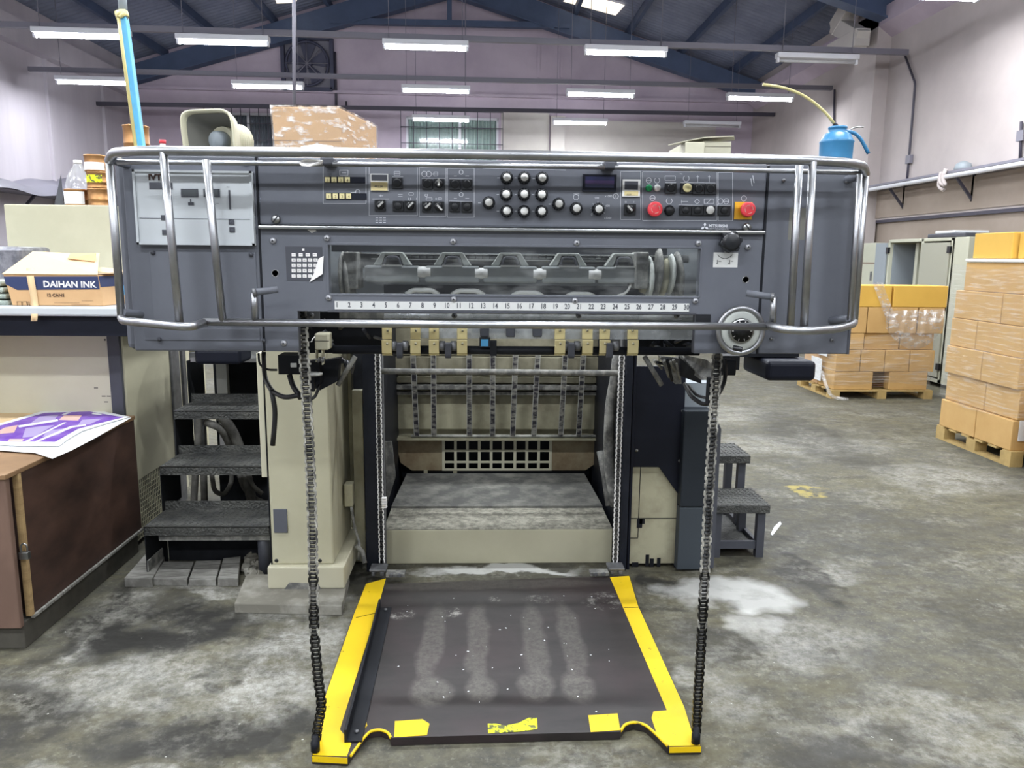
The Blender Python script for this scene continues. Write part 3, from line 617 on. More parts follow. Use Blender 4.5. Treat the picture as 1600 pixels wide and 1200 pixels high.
for q in ((612.5, 277.5, 629.5, 295), (659.5, 279.5, 676, 296), (702.5, 280, 719.5, 297), (721.5, 280, 738, 297), (614, 314, 631, 330.5), (702.5, 315, 719, 331.5), (721.5, 315, 738, 332), (1039, 286, 1056, 302.5), (1063, 286, 1081, 303), (1082, 287, 1099.5, 304), (1100.5, 287, 1118, 304), (1061.5, 321, 1079, 336.5), (1080, 321, 1097.5, 337), (1098.5, 321, 1116, 337), (1121, 321, 1140, 337)): push(*q)
for q, t in (((677.5, 279.5, 694.5, 296), 90), ((586, 312.5, 603, 330), 45), ((632, 314, 650, 330.5), 45), ((659.5, 315, 676, 331.5), 42), ((677.5, 315, 694, 331.5), -45), ((975.5, 319, 992.5, 336), 135)): push(*q, ptr=t)
cap('indicator_lamp', 1013.7, 294, 4.6, 'green', .009); cap('indicator_lamp', 1026.6, 294, 4.6, 'white', .009); cap('round_button', 1045.7, 329, 7, 'black_plastic', .012); cap('round_button', 1072.5, 294, 6.6, 'cream_button', .016); cap('round_button', 1108, 328.5, 6.2, 'white', .016)
def mush(x, y, rpx, yoff=0):
    c = pt(x, y); r = rpx*.00176
    m = MB().lathe([(r*.6, 0), (r*.6, .012), (r*1.02, .016), (r, .024), (r*.86, .028), (0, .0285)], (c.x, YP, c.z), (0, -1, 0), 26, 0)
    for k in range(4):
        for i in range(4):
            t = math.radians(k*90+i*14); d = V(math.cos(t), 0, math.sin(t)); m.obox(V(c.x, YP-.0287, c.z)+d*r*.55, (.0015, .0006, r*.16), Matrix.Rotation(-t, 3, 'Y').to_3x3(), 1)
    m.build('emergency_stop_button', ['red', 'peach'], con)
mush(1021, 327.5, 11.5); MB().box(pt(1148, 315).x, pt(1175.5, 315).x, YP-.003, YP, pt(1150, 343).z, pt(1150, 315.5).z).build('yellow_backplate', 'yellow_plate', con); mush(1165, 328, 11.5)
# thumbwheel counters
for (x0, y0, txt) in ((508, 277, '1234'), (510, 302.5, '1234')):
    m = MB(); pbox(m, x0-1, y0-1, x0+63, y0+9.5, YP, .003, 0, 1)
    for k in range(4): pbox(m, x0+k*10.4, y0, x0+k*10.4+8, y0+8.2, YP, .006, 0, 0); m.text(txt[k], .0105, pt(x0+k*10.4+2.3, y0+6.8, YP-.0065), m=2)
    m.build('number_keys', ['cream_button', 'navy_black', 'wood_dark'], con)
m = MB(); pbox(m, 579, 271.5, 607, 299, YP, .004, 0, 0); pbox(m, 580.5, 273, 605.5, 283, YP, .0045, 0, 1); pbox(m, 580, 284.5, 606, 298, YP, .007, 0, 2); m.text('48224', .009, pt(585, 293, YP-.0075), m=1); m.build('counter', ['white', 'press_grey_dark', 'cream'], con, bevel=.001)
m = MB(); pbox(m, 910.5, 272.5, 962, 300, YP, .008, 0, 0); pbox(m, 914, 276, 958.5, 294, YP, .0085, 0, 1); pbox(m, 914, 282, 958.5, 289, YP, .0087, 0, 2); m.build('display_window', ['navy_black', 'lcd_blue', 'purple_glass'], con)
m = MB(); pbox(m, 972.5, 280.5, 999, 307.5, YP, .006, 0, 0); pbox(m, 975.5, 283.5, 996, 297, YP, .0065, 0, 1); pbox(m, 975, 299, 996.5, 306, YP, .007, 0, 2); m.text('00:00', .006, pt(979, 305, YP-.0075), m=1); m.build('hour_counter', ['white', 'press_grey_dark', 'cream'], con)
screw(pt(432, 343), .0125, YP-.004, con, 'slotted_screw', 'steel', .9); screw(pt(1166, 355.5), .0125, YP-.004, con, 'slotted_screw', 'steel', -.9)

# front plate with the viewing window
wx0, wx1, wz0, wz1 = -.432, .61, 1.440, 1.578; zr = 1.393; cx0 = pt(466, 520).x; cx1 = pt(1086, 520).x
m = MB()
m.box(XB_+.003, wx0, YP, YP+.012, zr, ZM-.012); m.box(wx1, XC_-.002, YP, YP+.012, zr, ZM-.012); m.box(wx0, wx1, YP, YP+.012, wz1, ZM-.012); m.box(wx0, wx1, YP, YP+.012, zr, wz0)
m.box(XB_+.003, cx0, YP, YP+.012, ZB, zr); m.box(cx1, XC_-.002, YP, YP+.012, ZB, zr)
fp = m.build('front_plate', 'press_grey', PR)
for q in ((cx0-.01, cx0), (cx1, cx1+.01)): MB().box(q[0], q[1], YP+.012, YP+.03, ZB, zr).build('plate_return', 'press_grey_dark', fp)
m = MB(); t = .012
m.box(wx0, wx1, YP-.002, YP+.03, wz1-.003, wz1+.004); m.box(wx0, wx1, YP-.002, YP+.03, wz0-.004, wz0+.002); m.box(wx0-.004, wx0+.002, YP-.002, YP+.03, wz0, wz1); m.box(wx1-.002, wx1+.004, YP-.002, YP+.03, wz0, wz1); m.build('window_edge', 'press_grey', fp, bevel=.001)
MB().box(wx0, wx1, YP+.004, YP+.008, wz0, wz1).build('viewing_pane', 'acrylic', fp)
for q in ((511, 372), (708, 377), (901, 379.5), (1091, 380), (514, 465), (709, 467.5), (898, 469.5), (1086, 470), (427, 376), (1168, 386), (444, 536)): screw(pt(*q), .0085, YP, fp)
for q in ((430, 427), (1165, 437)):
    c = pt(*q); MB().lathe([(.0105, 0), (.0105, .001), (.0085, .0015), (.0085, 0)], (c.x, YP, c.z), (0, -1, 0), 18, 0).lathe([(.0085, .0004), (0, .0004)], (c.x, YP, c.z), (0, -1, 0), 18, 1).build('hole_bushing', ['steel', 'black_plastic'], fp)
# number sticker, worn at its corner
a = pt(446, 385); b = pt(505, 439); m = MB()
m.box(a.x, b.x, YP-.001, YP, b.z, a.z, 0); x0 = 457
p = pt(474, 390); m.box(p.x-.003, p.x+.003, YP-.0016, YP-.001, p.z-.003, p.z+.003, 1)
for r in range(5):
    y = 398+r*8.3; n = 4 if r == 0 else 5
    for k in range(n):
        p = pt(459+k*(11 if r == 0 else 8.6), y); m.box(p.x-.0055, p.x+.0055, YP-.0016, YP-.001, p.z-.0045, p.z+.0045, 1); m.text(str((r*7+k*13+21) % 90+10), .0055, (p.x-.0036, YP-.0018, p.z-.002), m=2)
m.prism([pt(484, 441)-V(0, .004, 0), pt(505, 428)-V(0, .009, 0), pt(506, 400)-V(0, .003, 0), pt(498, 404)-V(0, .002, 0), pt(492, 424)-V(0, .002, 0)], (0, .001, 0), 1)
m.prism([pt(479, 358)-V(0, .001, 0), pt(489, 355)-V(0, .004, 0), pt(495, 361)-V(0, .002, 0), pt(487, 364)-V(0, .001, 0)], (0, .001, 0), 1)
m.build('number_sticker', ['press_grey_dark', 'tissue', 'black_plastic'], fp)
# white symbol sticker under the star knob
a = pt(1115, 394.5); b = pt(1152, 418); m = MB(); m.box(a.x, b.x, YP-.001, YP, b.z, a.z, 0)
m.tube([pt(1121+k*2.9, 398+6*math.sin(math.pi*k/8)**.8, YP-.0015) for k in range(9)], .0008, 4, m=1)
for x in (1121, 1140): m.tube([pt(x-2, 411, YP-.0015), pt(x, 413, YP-.0015), pt(x, 406, YP-.0015)], .0009, 4, m=1); m.tube([pt(x+2, 408, YP-.0015), pt(x+6, 408, YP-.0015)], .0007, 4, m=1)
m.build('symbol_sticker', ['sign_white', 'black_plastic'], fp)
c = pt(1142, 378, YP-.03); m = MB()
for k in range(6): t = k*math.pi/3+.2; m.cyl((c.x+.022*math.cos(t), YP-.038, c.z+.022*math.sin(t)), (c.x+.022*math.cos(t), YP-.016, c.z+.022*math.sin(t)), .0095, 12)
m.lathe([(.014, 0), (.016, .012), (.026, .014), (.027, .036), (.02, .044), (0, .046)], (c.x, YP, c.z), (0, -1, 0), 20); m.build('star_knob', 'black_plastic', fp, bevel=.002)
# ruler strip
a = pt(523, 471); b = pt(1076, 487); m = MB(); zt = 1.4215; zb = 1.3985; m.box(a.x, b.x, YP-.003, YP, zb, zt, 0)
rx0, rx1 = pt(527, 479).x, pt(1072, 483).x
for k in range(30): m.text(str(k+1), .0205, (rx0+(rx1-rx0)*k/29, YP-.0035, zb+.006), m=1, align='CENTER', sx=.76, thick=.0004)
m.build('number_ruler', ['sign_white', 'press_grey_dark'], fp)
m = MB(); m.box(a.x-.02, b.x+.02, YP-.004, YP+.002, zr-.003, zr+.003); m.build('plate_hem', 'press_grey_dark', fp, bevel=.001)
m = MB(); pbox(m, 1087.5, 491, 1110, 503, YP, .0015); m.build('dark_slot', 'black_plastic', fp)

# inside the viewing window
MB().box(XB_, XC_, 2.6, 2.62, ZB+.05, ZT-.06).build('inner_back_plate', 'inner_grey', PR)
YI = 2.42
gr = MB().cyl(pt(540, 401, YI), pt(1075, 405, YI), .012, 14).build('bright_shaft', 'steel', PR)
MB().cyl(pt(545, 411, YI+.05), pt(1060, 415, YI+.05), .016, 14).build('lower_shaft', 'dull_steel', gr)
MB().box(pt(520, 390, YI).x, pt(1040, 390, YI).x, YI-.02, YI+.06, pt(800, 396, YI).z, pt(800, 383, YI).z).build('top_beam', 'press_grey_dark', gr); m = MB(); pbox(m, 560, 396.5, 1045, 399.5, YI-.025, 0, .01); pbox(m, 580, 405, 1045, 408, YI-.02, 0, .01); m.build('bright_rail', 'white', gr)
sc = MB(); 
for k in range(40): p = pt(600+k*11, 401.5, YI-.013); sc.box(p.x-.001, p.x+.001, YI-.016, YI-.0125, p.z-.005, p.z+(.004 if k % 5 else .009))
sc.build('scale_marks', 'black_plastic', gr)
for k, x in enumerate((613, 707, 797, 888, 975)):
    c = pt(x, 415, YI-.06); yy = YI-.06; y0 = 414+k*.5
    m = MB(); z1 = pt(x, y0-20, yy).z; z0 = pt(x, y0, yy).z
    def q(dx, z): return V(c.x+dx*.0022, yy, z)
    m.prism([q(-26, z0), q(-14, z1), q(-9, z1-.004), q(-15, z0)], (0, .05, 0)); m.prism([q(26, z0), q(15, z0), q(9, z1-.004), q(14, z1)], (0, .05, 0)); m.prism([q(-14, z1), q(14, z1), q(11, z1-.008), q(-11, z1-.008)], (0, .05, 0))
    br = m.build('suction_bracket', 'aluminium', gr, bevel=.002)
    MB().tube([q(-11, z0), q(-8, z1-.014), q(8, z1-.014), q(12, z0)], .004, 6, round_=.01).build('bracket_hood', 'press_grey_dark', br)
    m = MB(); m.box(c.x-.082, c.x+.082, yy-.02, yy+.03, pt(x, y0+27, yy).z, z0-.002); m.build('guide_block', 'mid_grey', br, bevel=.006)
    MB().box(c.x-.03, c.x+.03, yy-.022, yy-.01, z0-.004, z0+.001).build('bright_strip', 'white', br)
for x, y in ((663, 425), (752, 427), (843, 428), (929, 429)):
    c = pt(x, y, YI-.07); MB().cyl((c.x-.019, c.y, c.z), (c.x+.019, c.y, c.z), .0165, 16).build('white_roller', 'white', gr)
for x, y in ((660, 449), (731, 450), (824, 453), (907, 455)):
    c = pt(x, y+8, YI-.04); m = MB(); m.tube([(c.x-.05, c.y, c.z-.006), (c.x-.03, c.y, c.z+.007), (c.x+.03, c.y, c.z+.007), (c.x+.05, c.y, c.z-.006)], .0075, 8, round_=.03); m.build('sheet_wheel_arc', 'white', gr)
MB().box(pt(600, 470, YI).x, pt(1010, 470, YI).x, YI, YI+.03, pt(800, 470, YI).z-.05, pt(800, 446, YI).z).build('dark_trough', 'navy_black', gr)
for k, x in enumerate((530, 541, 1012, 1022, 1034, 1046, 1056, 1068)):
    c = pt(x, 430, 2.3+.02*(k % 3)); m = MB(); m.lathe([(.06+.01*math.sin(k*2), -.006-.004*(k % 3)), (.07+.012*math.sin(k*2), 0), (.06+.01*math.sin(k*2), .005)], (c.x, c.y+.07, c.z-.01*(k % 2)), (1, 0, .1*math.sin(k)), 24); m.build('side_disc', 'dusty_steel' if k < 2 else ('aluminium', 'dusty_steel', 'beige')[k % 3], gr)
for x in (550, 1000): p = pt(x, 420, 2.36); MB().box(p.x-.02, p.x+.02, 2.33, 2.45, p.z-.06, p.z+.05).build('bearing_block', 'dusty_steel', gr, bevel=.004)
MB().tube([pt(965, 462, 2.36), pt(978, 458, 2.36), pt(986, 446, 2.36), pt(984, 432, 2.36)], .004, 6, round_=.02).build('air_hose', 'tissue', gr)

# mechanism seen in the opening under the ruler
YJ = 2.34
op = MB().cyl(pt(520, 546, YJ+.02), pt(1092, 549, YJ+.02), .0135, 14).build('stacking_shaft', 'black_paint', PR)
m = MB(); pbox(m, 600, 490, 1084, 500, YJ-.08, 0, .004); m.build('clear_guard', 'acrylic_clear', op)
m = MB(); pbox(m, 655, 504, 1095, 531, YJ+.03, 0, .003, 0); m.build('clear_guard', 'acrylic_clear', op)
for x in (487, 755-45, 904, 1057): screw(pt(x, 493, YJ-.09), .0085, YJ-.09, op, mt='dull_steel')
m = MB(); pbox(m, 478, 486, 500, 505, YJ-.085, .003, .003); m.build('hinge_tab', 'dull_steel', op)
m = MB(); pbox(m, 530, 487, 1085, 501, YJ+.06, 0, .02); m.build('rear_bar', 'dusty_steel', op)
m = MB()
m.cyl(pt(626, 493, YJ-.06), pt(672, 493.5, YJ-.06), .007, 10)
m.build('spring_pin', 'chrome', op)
m = MB(); m.tube([pt(617+k*.9, 493+4*math.sin(k*1.7), YJ-.06+.008*math.cos(k*1.7)) for k in range(30)], .0018, 5); m.build('coil_spring', 'steel', op)
for x in (604.5, 649, 678, 722, 875, 918, 945, 989):
    r = MB(); a = pt(x-8, 508, YJ); b = pt(x+8, 530.5, YJ); r.box(a.x, b.x, YJ, YJ+.01, b.z, a.z); up = r.build('sheet_finger', 'cream', op, bevel=.002)
    r = MB(); a = pt(x-8, 531.5, YJ-.01); b = pt(x+8, 554, YJ-.01); zt_ = a.z; 
    r.prism([(a.x, YJ-.012, b.z+.004), (a.x, YJ-.014, zt_), (a.x, YJ-.004, zt_), (a.x, YJ-.002, b.z-.004), (a.x, YJ+.004, b.z-.004)], (b.x-a.x, 0, 0)); r.build('finger_pad', 'cream', up, bevel=.001)
    for yy_ in (517, 537): screw(pt(x+.5, yy_, YJ-.014), .0038, YJ-(.0 if yy_ < 520 else .012), up, mt='beige_dirty')
for x in (624, 700, 893, 932+21):
    for dx in (-9, 9):
        c = pt(x+dx, 541, YJ); MB().lathe([(.012, -.01), (.016, -.008), (.016, .008), (.012, .01)], (c.x, c.y+.005, c.z), (1, 0, 0), 16).build('clamp_collar', 'dull_steel', op)
    a = pt(x-5, 536, YJ-.02); b = pt(x+5, 560, YJ-.02); MB().box(a.x, b.x, YJ-.02, YJ+.0, b.z, a.z).build('drop_bracket', 'press_grey_dark', op, bevel=.003)
m = MB(); pbox(m, 737, 513, 862, 521, YJ+.04, 0, .02); m.build('black_rail', 'black_paint', op)
for x in (757, 798, 840): m = MB(); pbox(m, x-7, 510, x+7, 527, YJ+.0, 0, .03); m.build('rail_carriage', 'press_grey_dark', op, bevel=.004)
m = MB(); pbox(m, 749, 528, 766, 543, YJ-.01, .0, .02, 0); pbox(m, 751.5, 530, 763, 541, YJ-.01, .001, 0, 1); m.build('sensor_block', ['black_plastic', 'blue_label'], op)
m = MB(); pbox(m, 766, 533, 776, 556, YJ, 0, .03); m.build('sensor_arm', 'black_paint', op)
for k in range(26):
    m = MB(); x = random.choice([random.uniform(475, 590), random.uniform(1015, 1080)]); y = random.uniform(505, 552); a = pt(x, y, YJ+.05+random.random()*.08); b = pt(x+random.uniform(-22, 22), y+random.uniform(-12, 14), YJ+.05+random.random()*.08); m.cyl(a, b, random.uniform(.003, .009), 8); m.build('linkage_rod', random.choice(('black_paint', 'press_grey_dark', 'dull_steel', 'dusty_steel')), op)
for q in ((470, 488, 600, 552, YJ+.14, 0, .02), (1000, 503, 1092, 550, YJ+.14, 0, .02)): m = MB(); pbox(m, *q); m.build('shadow_plate', 'black_paint', op)  # black sheets added as painted shadow behind the linkage
for s, x in ((1, 500), (-1, 1062)):
    m = MB(); m.cyl(pt(x+s*55, 557, YJ+.1), pt(x+s*28, 602, YJ+.1), .008, 8); m.build('dusty_lever', 'dusty_steel', op)

# handwheel
c = pt(1157, 516.5, YP-.026); m = MB(); R_ = .063
hwl = MB().tube([(c.x+R_*math.cos(k*math.pi/24), c.y, c.z+R_*math.sin(k*math.pi/24)) for k in range(48)], .0085, 10, closed=True).build('handwheel', 'chrome', PR)
MB().lathe([(.02, -.045), (.02, 0), (.036, .002), (.05, .006), (.062, .0)], (c.x, c.y, c.z), (0, -1, 0), 32).build('wheel_disc', 'aluminium', hwl)
m = MB().lathe([(.036, -.002), (.036, .010), (.034, .013), (0, .013)], (c.x, c.y, c.z), (0, -1, 0), 28, 0).lathe([(.031, .0135), (0, .0137)], (c.x, c.y, c.z), (0, -1, 0), 24, 1)
for k in range(10): t = k*math.pi/5; m.obox((c.x+.026*math.cos(t), c.y-.0139, c.z+.026*math.sin(t)), (.0015, .0006, .005), Matrix.Rotation(-t+math.pi/2, 3, 'Y'), 2)
m.text('27', .008, (c.x-.004, c.y-.0142, c.z+.006), m=3); m.build('position_gauge', ['steel', 'black_plastic', 'tissue', 'red'], hwl)
m = MB(); b = at(1153, 548, YP-.09); m.cyl(at(1145, 543, YP-.075), at(1160, 546.5, YP-.085), .0075, 12); m.build('spinner_grip', 'black_plastic', hwl, bevel=.002)

# pipe guard rail
YF, YR = 2.04, 2.095
rail = MB().tube([pt(171, 252, YR+.03), pt(176, 239, YR), pt(205, 236, YF+.02), pt(255, 235.5, YF), pt(700, 240.5, YF), pt(1250, 250, YF), pt(1325, 254, YF+.02), pt(1350, 260, YR), pt(1352, 272, YR+.03)], .0125, 12, round_=.05).build('guard_rail', 'chrome', PR)
MB().tube([pt(171, 250, YR+.03), pt(190, 498, YR+.03)], .011, 10).build('end_upright', 'chrome', rail)
MB().tube([pt(1352, 268, YR+.03), pt(1334, 506, YR+.03)], .011, 10).build('end_upright', 'chrome', rail)
MB().tube([pt(1343, 272, YR+.0), pt(1328, 500, YR)], .008, 10).build('end_upright', 'chrome', rail)
MB().tube([pt(190, 495, YR+.03), pt(192, 501, YR+.01), pt(230, 505, YF+.02), pt(282, 510, YF-.02), pt(300, 510, YF-.01), pt(320, 504, YR)], .0115, 10, round_=.03).build('lower_bend', 'chrome', rail)
MB().tube([pt(318, 503, YR), pt(700, 507, YR), pt(1202, 510.5, YR)], .0105, 10).build('lower_bar', 'chrome', rail)
MB().tube([pt(1200, 508, YR), pt(1222, 515, YF), pt(1262, 517, YF-.02), pt(1310, 514, YF+.02), pt(1333, 506, YR+.01), pt(1334, 502, YR+.03)], .0115, 10, round_=.03).build('lower_bend', 'chrome', rail)
for a, b, Ya, Yb in (((255, 238), (281, 508), YF, YF), ((322, 250), (348, 502), YR, YR), ((1270, 253), (1256, 515), YF, YF), ((1249, 258), (1235, 510), YR, YR)):
    MB().tube([pt(*a, Ya), pt(*b, Yb)], .0105, 12).build('rail_post', 'chrome', rail)
MB().tube([pt(183, 253, YR+.02), pt(505, 256, YR+.02)], .0065, 8).build('upper_rod', 'chrome', rail); MB().tube([pt(520, 256, YR+.02), pt(945, 261, YR+.02)], .0065, 8).build('upper_rod', 'chrome', rail); MB().tube([pt(960, 261, YR+.02), pt(1345, 270, YR+.02)], .0065, 8).build('upper_rod', 'chrome', rail)
for x, y in ((513, 254), (952, 260)): c = pt(x, y, YP-.04); MB().box(c.x-.018, c.x+.018, YP-.06, YP, c.z-.008, c.z+.012).build('rail_bracket', 'press_grey_dark', rail, bevel=.004)
for x, y, s in ((182, 252, 1), (1340, 276, -1), (203, 490, 1), (1315, 500, -1)):
    c = pt(x, y, YP-.035); MB().cyl((c.x-.012*s, YP-.05, c.z+.004), (c.x+.016*s, YP+.01, c.z-.006), .011, 12).build('rail_standoff', 'press_grey', rail, bevel=.002)
for x, y0, y1, gx, gy in ((397.5, 457, 500, 434, 452), (1208.5, 464, 508, 1166, 458)):
    a = pt(x, y0, YR-.01); b = pt(x+(1 if x < 800 else -1), y1, YR); g = pt(gx, gy, YR-.0)
    MB().tube([a, b], .009, 10).build('handle_stem', 'chrome', rail)
    MB().tube([pt(x-2, y0, YR-.02), g], .0095, 12).build('hand_grip', 'press_grey', rail)
    p_ = pt(x-1, y0, YR-.02); d_ = (p_-g).normalized(); MB().lathe([(.011, -.006), (.011, .003), (.005, .0032), (.005, .001), (0, .001)], p_, d_, 14).build('grip_end', 'dull_steel', rail)

# ------------------------------------------------------------------ press: lower body between and beside the columns
YC = 3.36
a = at(405, 560, YC); b = at(521, 882, YC); colx0, colx1 = at(425, 880, YC).x, at(518, 760, YC).x; fz0 = at(470, 882, YC).z
col = MB().box(colx0, colx1, YC, YC+.48, fz0, 1.30).build('support_column', 'beige', PR, bevel=.008)
m = MB(); m.box(colx0-.035, colx0-.004, YC+.02, YC+.4, at(410, 748, YC).z, 1.12); m.build('column_cover', 'beige_pale', col, bevel=.003)
m = MB(); m.box(colx0-.004, colx0, YC-.001, YC+.01, fz0, 1.15); m.build('cover_gap', 'black_paint', col)
m = MB(); pbox(m, 427, 795, 450, 832, YC, .006); m.build('grey_cover_plate', 'press_grey', col, bevel=.002)
for x, y in ((432, 876), (500, 876)): c = at(x, y, YC); MB().lathe([(.009, 0), (.009, .001), (0, .001)], (c.x, YC, c.z), (0, -1, 0), 14).build('bolt_hole', 'black_plastic', col)
m = MB(); pbox(m, 405, 838, 406, 839, YC, .001); 
ft = MB().box(at(418, 900, YC-.03).x, at(538, 900, YC-.03).x, YC-.03, YC+.6, .045, fz0).build('column_foot', 'beige_pale', PR, bevel=.006)
m = MB(); m.prism([at(452, 910, YC-.031), at(444, 921, YC-.031), at(504, 924, YC-.031), at(497, 912, YC-.031)], (0, -.002, 0)); m.build('chipped_patch', 'dusty_steel', ft)
# inner frame beside the left column
m = MB(); m.box(colx1, at(552, 700, 3.85).x, 3.84, 3.9, 0, 1.3); m.build('inner_side_plate', 'beige_dirty', PR)
a = at(552, 610, 3.72); b = at(568, 880, 3.72); m = MB().box(at(551.5, 700, 3.72).x, at(568, 700, 3.72).x, 3.72, 3.76, at(560, 878, 3.72).z, a.z); m.build('beige_slat', 'beige_dirty', PR, bevel=.003)
m = MB().box(at(540, 800, 3.6).x-.005, at(551, 800, 3.6).x+.002, 3.6, 3.66, at(545, 792, 3.6).z, at(545, 757, 3.6).z); m.build('switch_box', 'beige_dirty', PR, bevel=.004)
MB().tube([at(549, 792, 3.6), at(552, 815, 3.6), at(558, 838, 3.6), at(562, 850, 3.58), at(560, 875, 3.56)], .007, 8, round_=.03).tube([at(556, 852, 3.57), at(566, 862, 3.57), at(570, 880, 3.55)], .012, 8).build('cable_gland', 'dusty_steel', PR)
for i, (x0, x1, Yp) in enumerate(((569, 590, 3.62), (594, 600, 3.66))):
    MB().box(at(x0, 720, Yp).x, at(x1, 720, Yp).x, Yp, Yp+.05, .0, 1.3).build('guide_post', 'post_black' if i == 0 else 'dull_steel', PR, bevel=.003)
for i, (x0, x1, Yp) in enumerate(((974, 984.5, 3.62), (966, 970, 3.66))):
    MB().box(at(x0, 720, Yp).x, at(x1, 720, Yp).x, Yp, Yp+.05, .0, 1.3).build('guide_post', 'post_black' if i == 0 else 'dull_steel', PR, bevel=.003)
# pile well
bx0, bx1 = -.503, .660
base = MB().box(bx0, bx1, 3.72, 4.08, .0, .18).build('pile_base_cover', 'beige', PR, bevel=.004)
m = MB(); m.box(bx0+.001, bx1-.001, 3.722, 4.06, .1805, .183); m.build('dusty_ledge', 'ledge_dust', base)
yk = atz(780, 742, .205).y
m = MB(); m.prism([(bx0+.002, 4.05, .195), (bx1-.002, 4.05, .195), (bx1-.03, yk, .215), (bx0+.03, yk, .215)], (0, 0, -.015)); m.build('dusty_cover_plate', 'dust_top', base)
YG = yk+.02
m = MB()
for s in (-1, 1): xx = at(608 if s < 0 else 952, 700, 4.2).x; m.box(xx-.02, xx+.0, 3.7, YG+.2, 0, 1.3)
m.box(-.75, .95, YG+.2, YG+.24, 0, 1.5, 0); m.build('well_side_plate', 'black_paint', PR)
# grid panel
def gx(px): return at(px, 710, YG).x
def gz(py): return at(780, py, YG).z
g = MB(); x0, x1, z0, z1 = gx(618), gx(940), gz(735), gz(686); a0, a1 = gx(693), gx(860); 
g0 = MB(); g0.prism([(x0, YG, z1), (a0, YG, z1), (a0, YG, z0), (x0+.1, YG, z0), (x0+.03, YG, z0+.05)], (0, .01, 0)); g0.build('stained_panel', 'beige_rust', PR); g.prism([(a1, YG, z1), (x1, YG, z1), (x1-.03, YG, z0+.05), (x1-.1, YG, z0), (a1, YG, z0)], (0, .01, 0))
grp = g.build('stained_panel', 'beige_rust', PR)
m = MB()
for k in range(10): x = a0+(a1-a0)*k/9; m.box(x-.0085, x+.0085, YG-.004, YG+.006, z0, z1)
for z in (z1-.005, z1-(z1-z0)*.37, z0+(z1-z0)*.27, z0+.006): m.box(a0, a1, YG-.005, YG+.005, z-.006, z+.006)
m.build('vent_grid', 'beige_pale', grp)
m = MB(); m.box(gx(600), gx(950), YG-.05, YG+.02, gz(685.5), gz(682)); m.build('panel_flange', 'beige_dirty', grp)
m = MB(); m.cyl((gx(644), YG-.04, gz(679)), (gx(945), YG-.04, gz(679)), .009, 10); m.build('strap_rod', 'dust_pale', grp)
for x in (665, 711): MB().box(gx(x)-.012, gx(x)+.012, YG-.01, YG, gz(742), gz(734)).build('foot_tab', 'beige_dirty', grp)
m = MB(); m.prism([(gx(606), YG+.03, gz(612)), (gx(950), YG+.03, gz(612)), (gx(946), YG+.03, gz(672)), (gx(616), YG+.03, gz(672))], (0, .02, 0)); m.box(gx(600), gx(950), YG+.05, YG+.06, gz(688), gz(560)); bp_ = m.build('sloping_panel', 'beige_dirty', PR)
m = MB(); m.box(gx(600), gx(950), YG-.03, YG+.03, gz(608), gz(601)); m.box(gx(600), gx(950), YG-.01, YG+.03, gz(617), gz(612)); m.build('dusty_rail', 'dusty_steel', bp_, bevel=.003)
m = MB(); m.box(gx(602), gx(950), YG+.0, YG+.03, gz(598), gz(590)); m.build('beige_ledge', 'beige', bp_)
m = MB(); m.box(gx(602), gx(948), YG-.06, YG+.03, gz(576), gz(556)); m.box(gx(602), gx(948), YG-.03, YG+.03, gz(555), gz(480), 1); m.build('upper_cover', ['beige_grime', 'beige_grime'], bp_, bevel=.004)
for xt, xb in ((645, 651), (677, 678), (733, 733.5), (770, 769.5), (806, 801), (841, 834), (884, 876), (912, 904)):
    a = at(xt, 545, YG-.1); b = at(xb, 682, YG-.05); m = MB(); hw_ = .013
    m.prism([a-V(hw_, 0, 0), a+V(hw_, 0, 0), b+V(hw_, 0, 0), b-V(hw_, 0, 0)], (0, .004, 0), 0)
    m.prism([a-V(hw_+.003, 0, 0), a-V(hw_, 0, 0), b-V(hw_, 0, 0), b-V(hw_+.003, 0, 0)], (0, -.002, 0), 1); m.prism([a+V(hw_, 0, 0), a+V(hw_+.003, 0, 0), b+V(hw_+.003, 0, 0), b+V(hw_, 0, 0)], (0, -.002, 0), 1)
    m.build('strap', ['strap', 'dust_pale'], PR)
MB().cyl(at(594, 580, 3.64), at(967, 583, 3.64), .0145, 14).build('cross_tube', 'dusty_steel', PR)
MB().tube([at(966, 550, 3.78), at(962, 590, 3.78), at(954, 630, 3.8), at(951, 690, 3.8), at(953, 740, 3.8), at(962, 790, 3.78)], .028, 12, round_=.1).build('dusty_duct', 'dusty_steel', PR)
MB().tube([at(938, 705, 3.95), at(945, 740, 3.9), at(952, 790, 3.85)], .02, 8, round_=.05).build('loose_hose', 'dusty_steel', PR)
m = MB(); m.prism([at(612, 690, 3.9), at(618, 745, 3.9), at(604, 790, 3.9), at(602, 690, 3.9)], (0, .01, 0)); m.build('torn_seal', 'dusty_steel', PR)
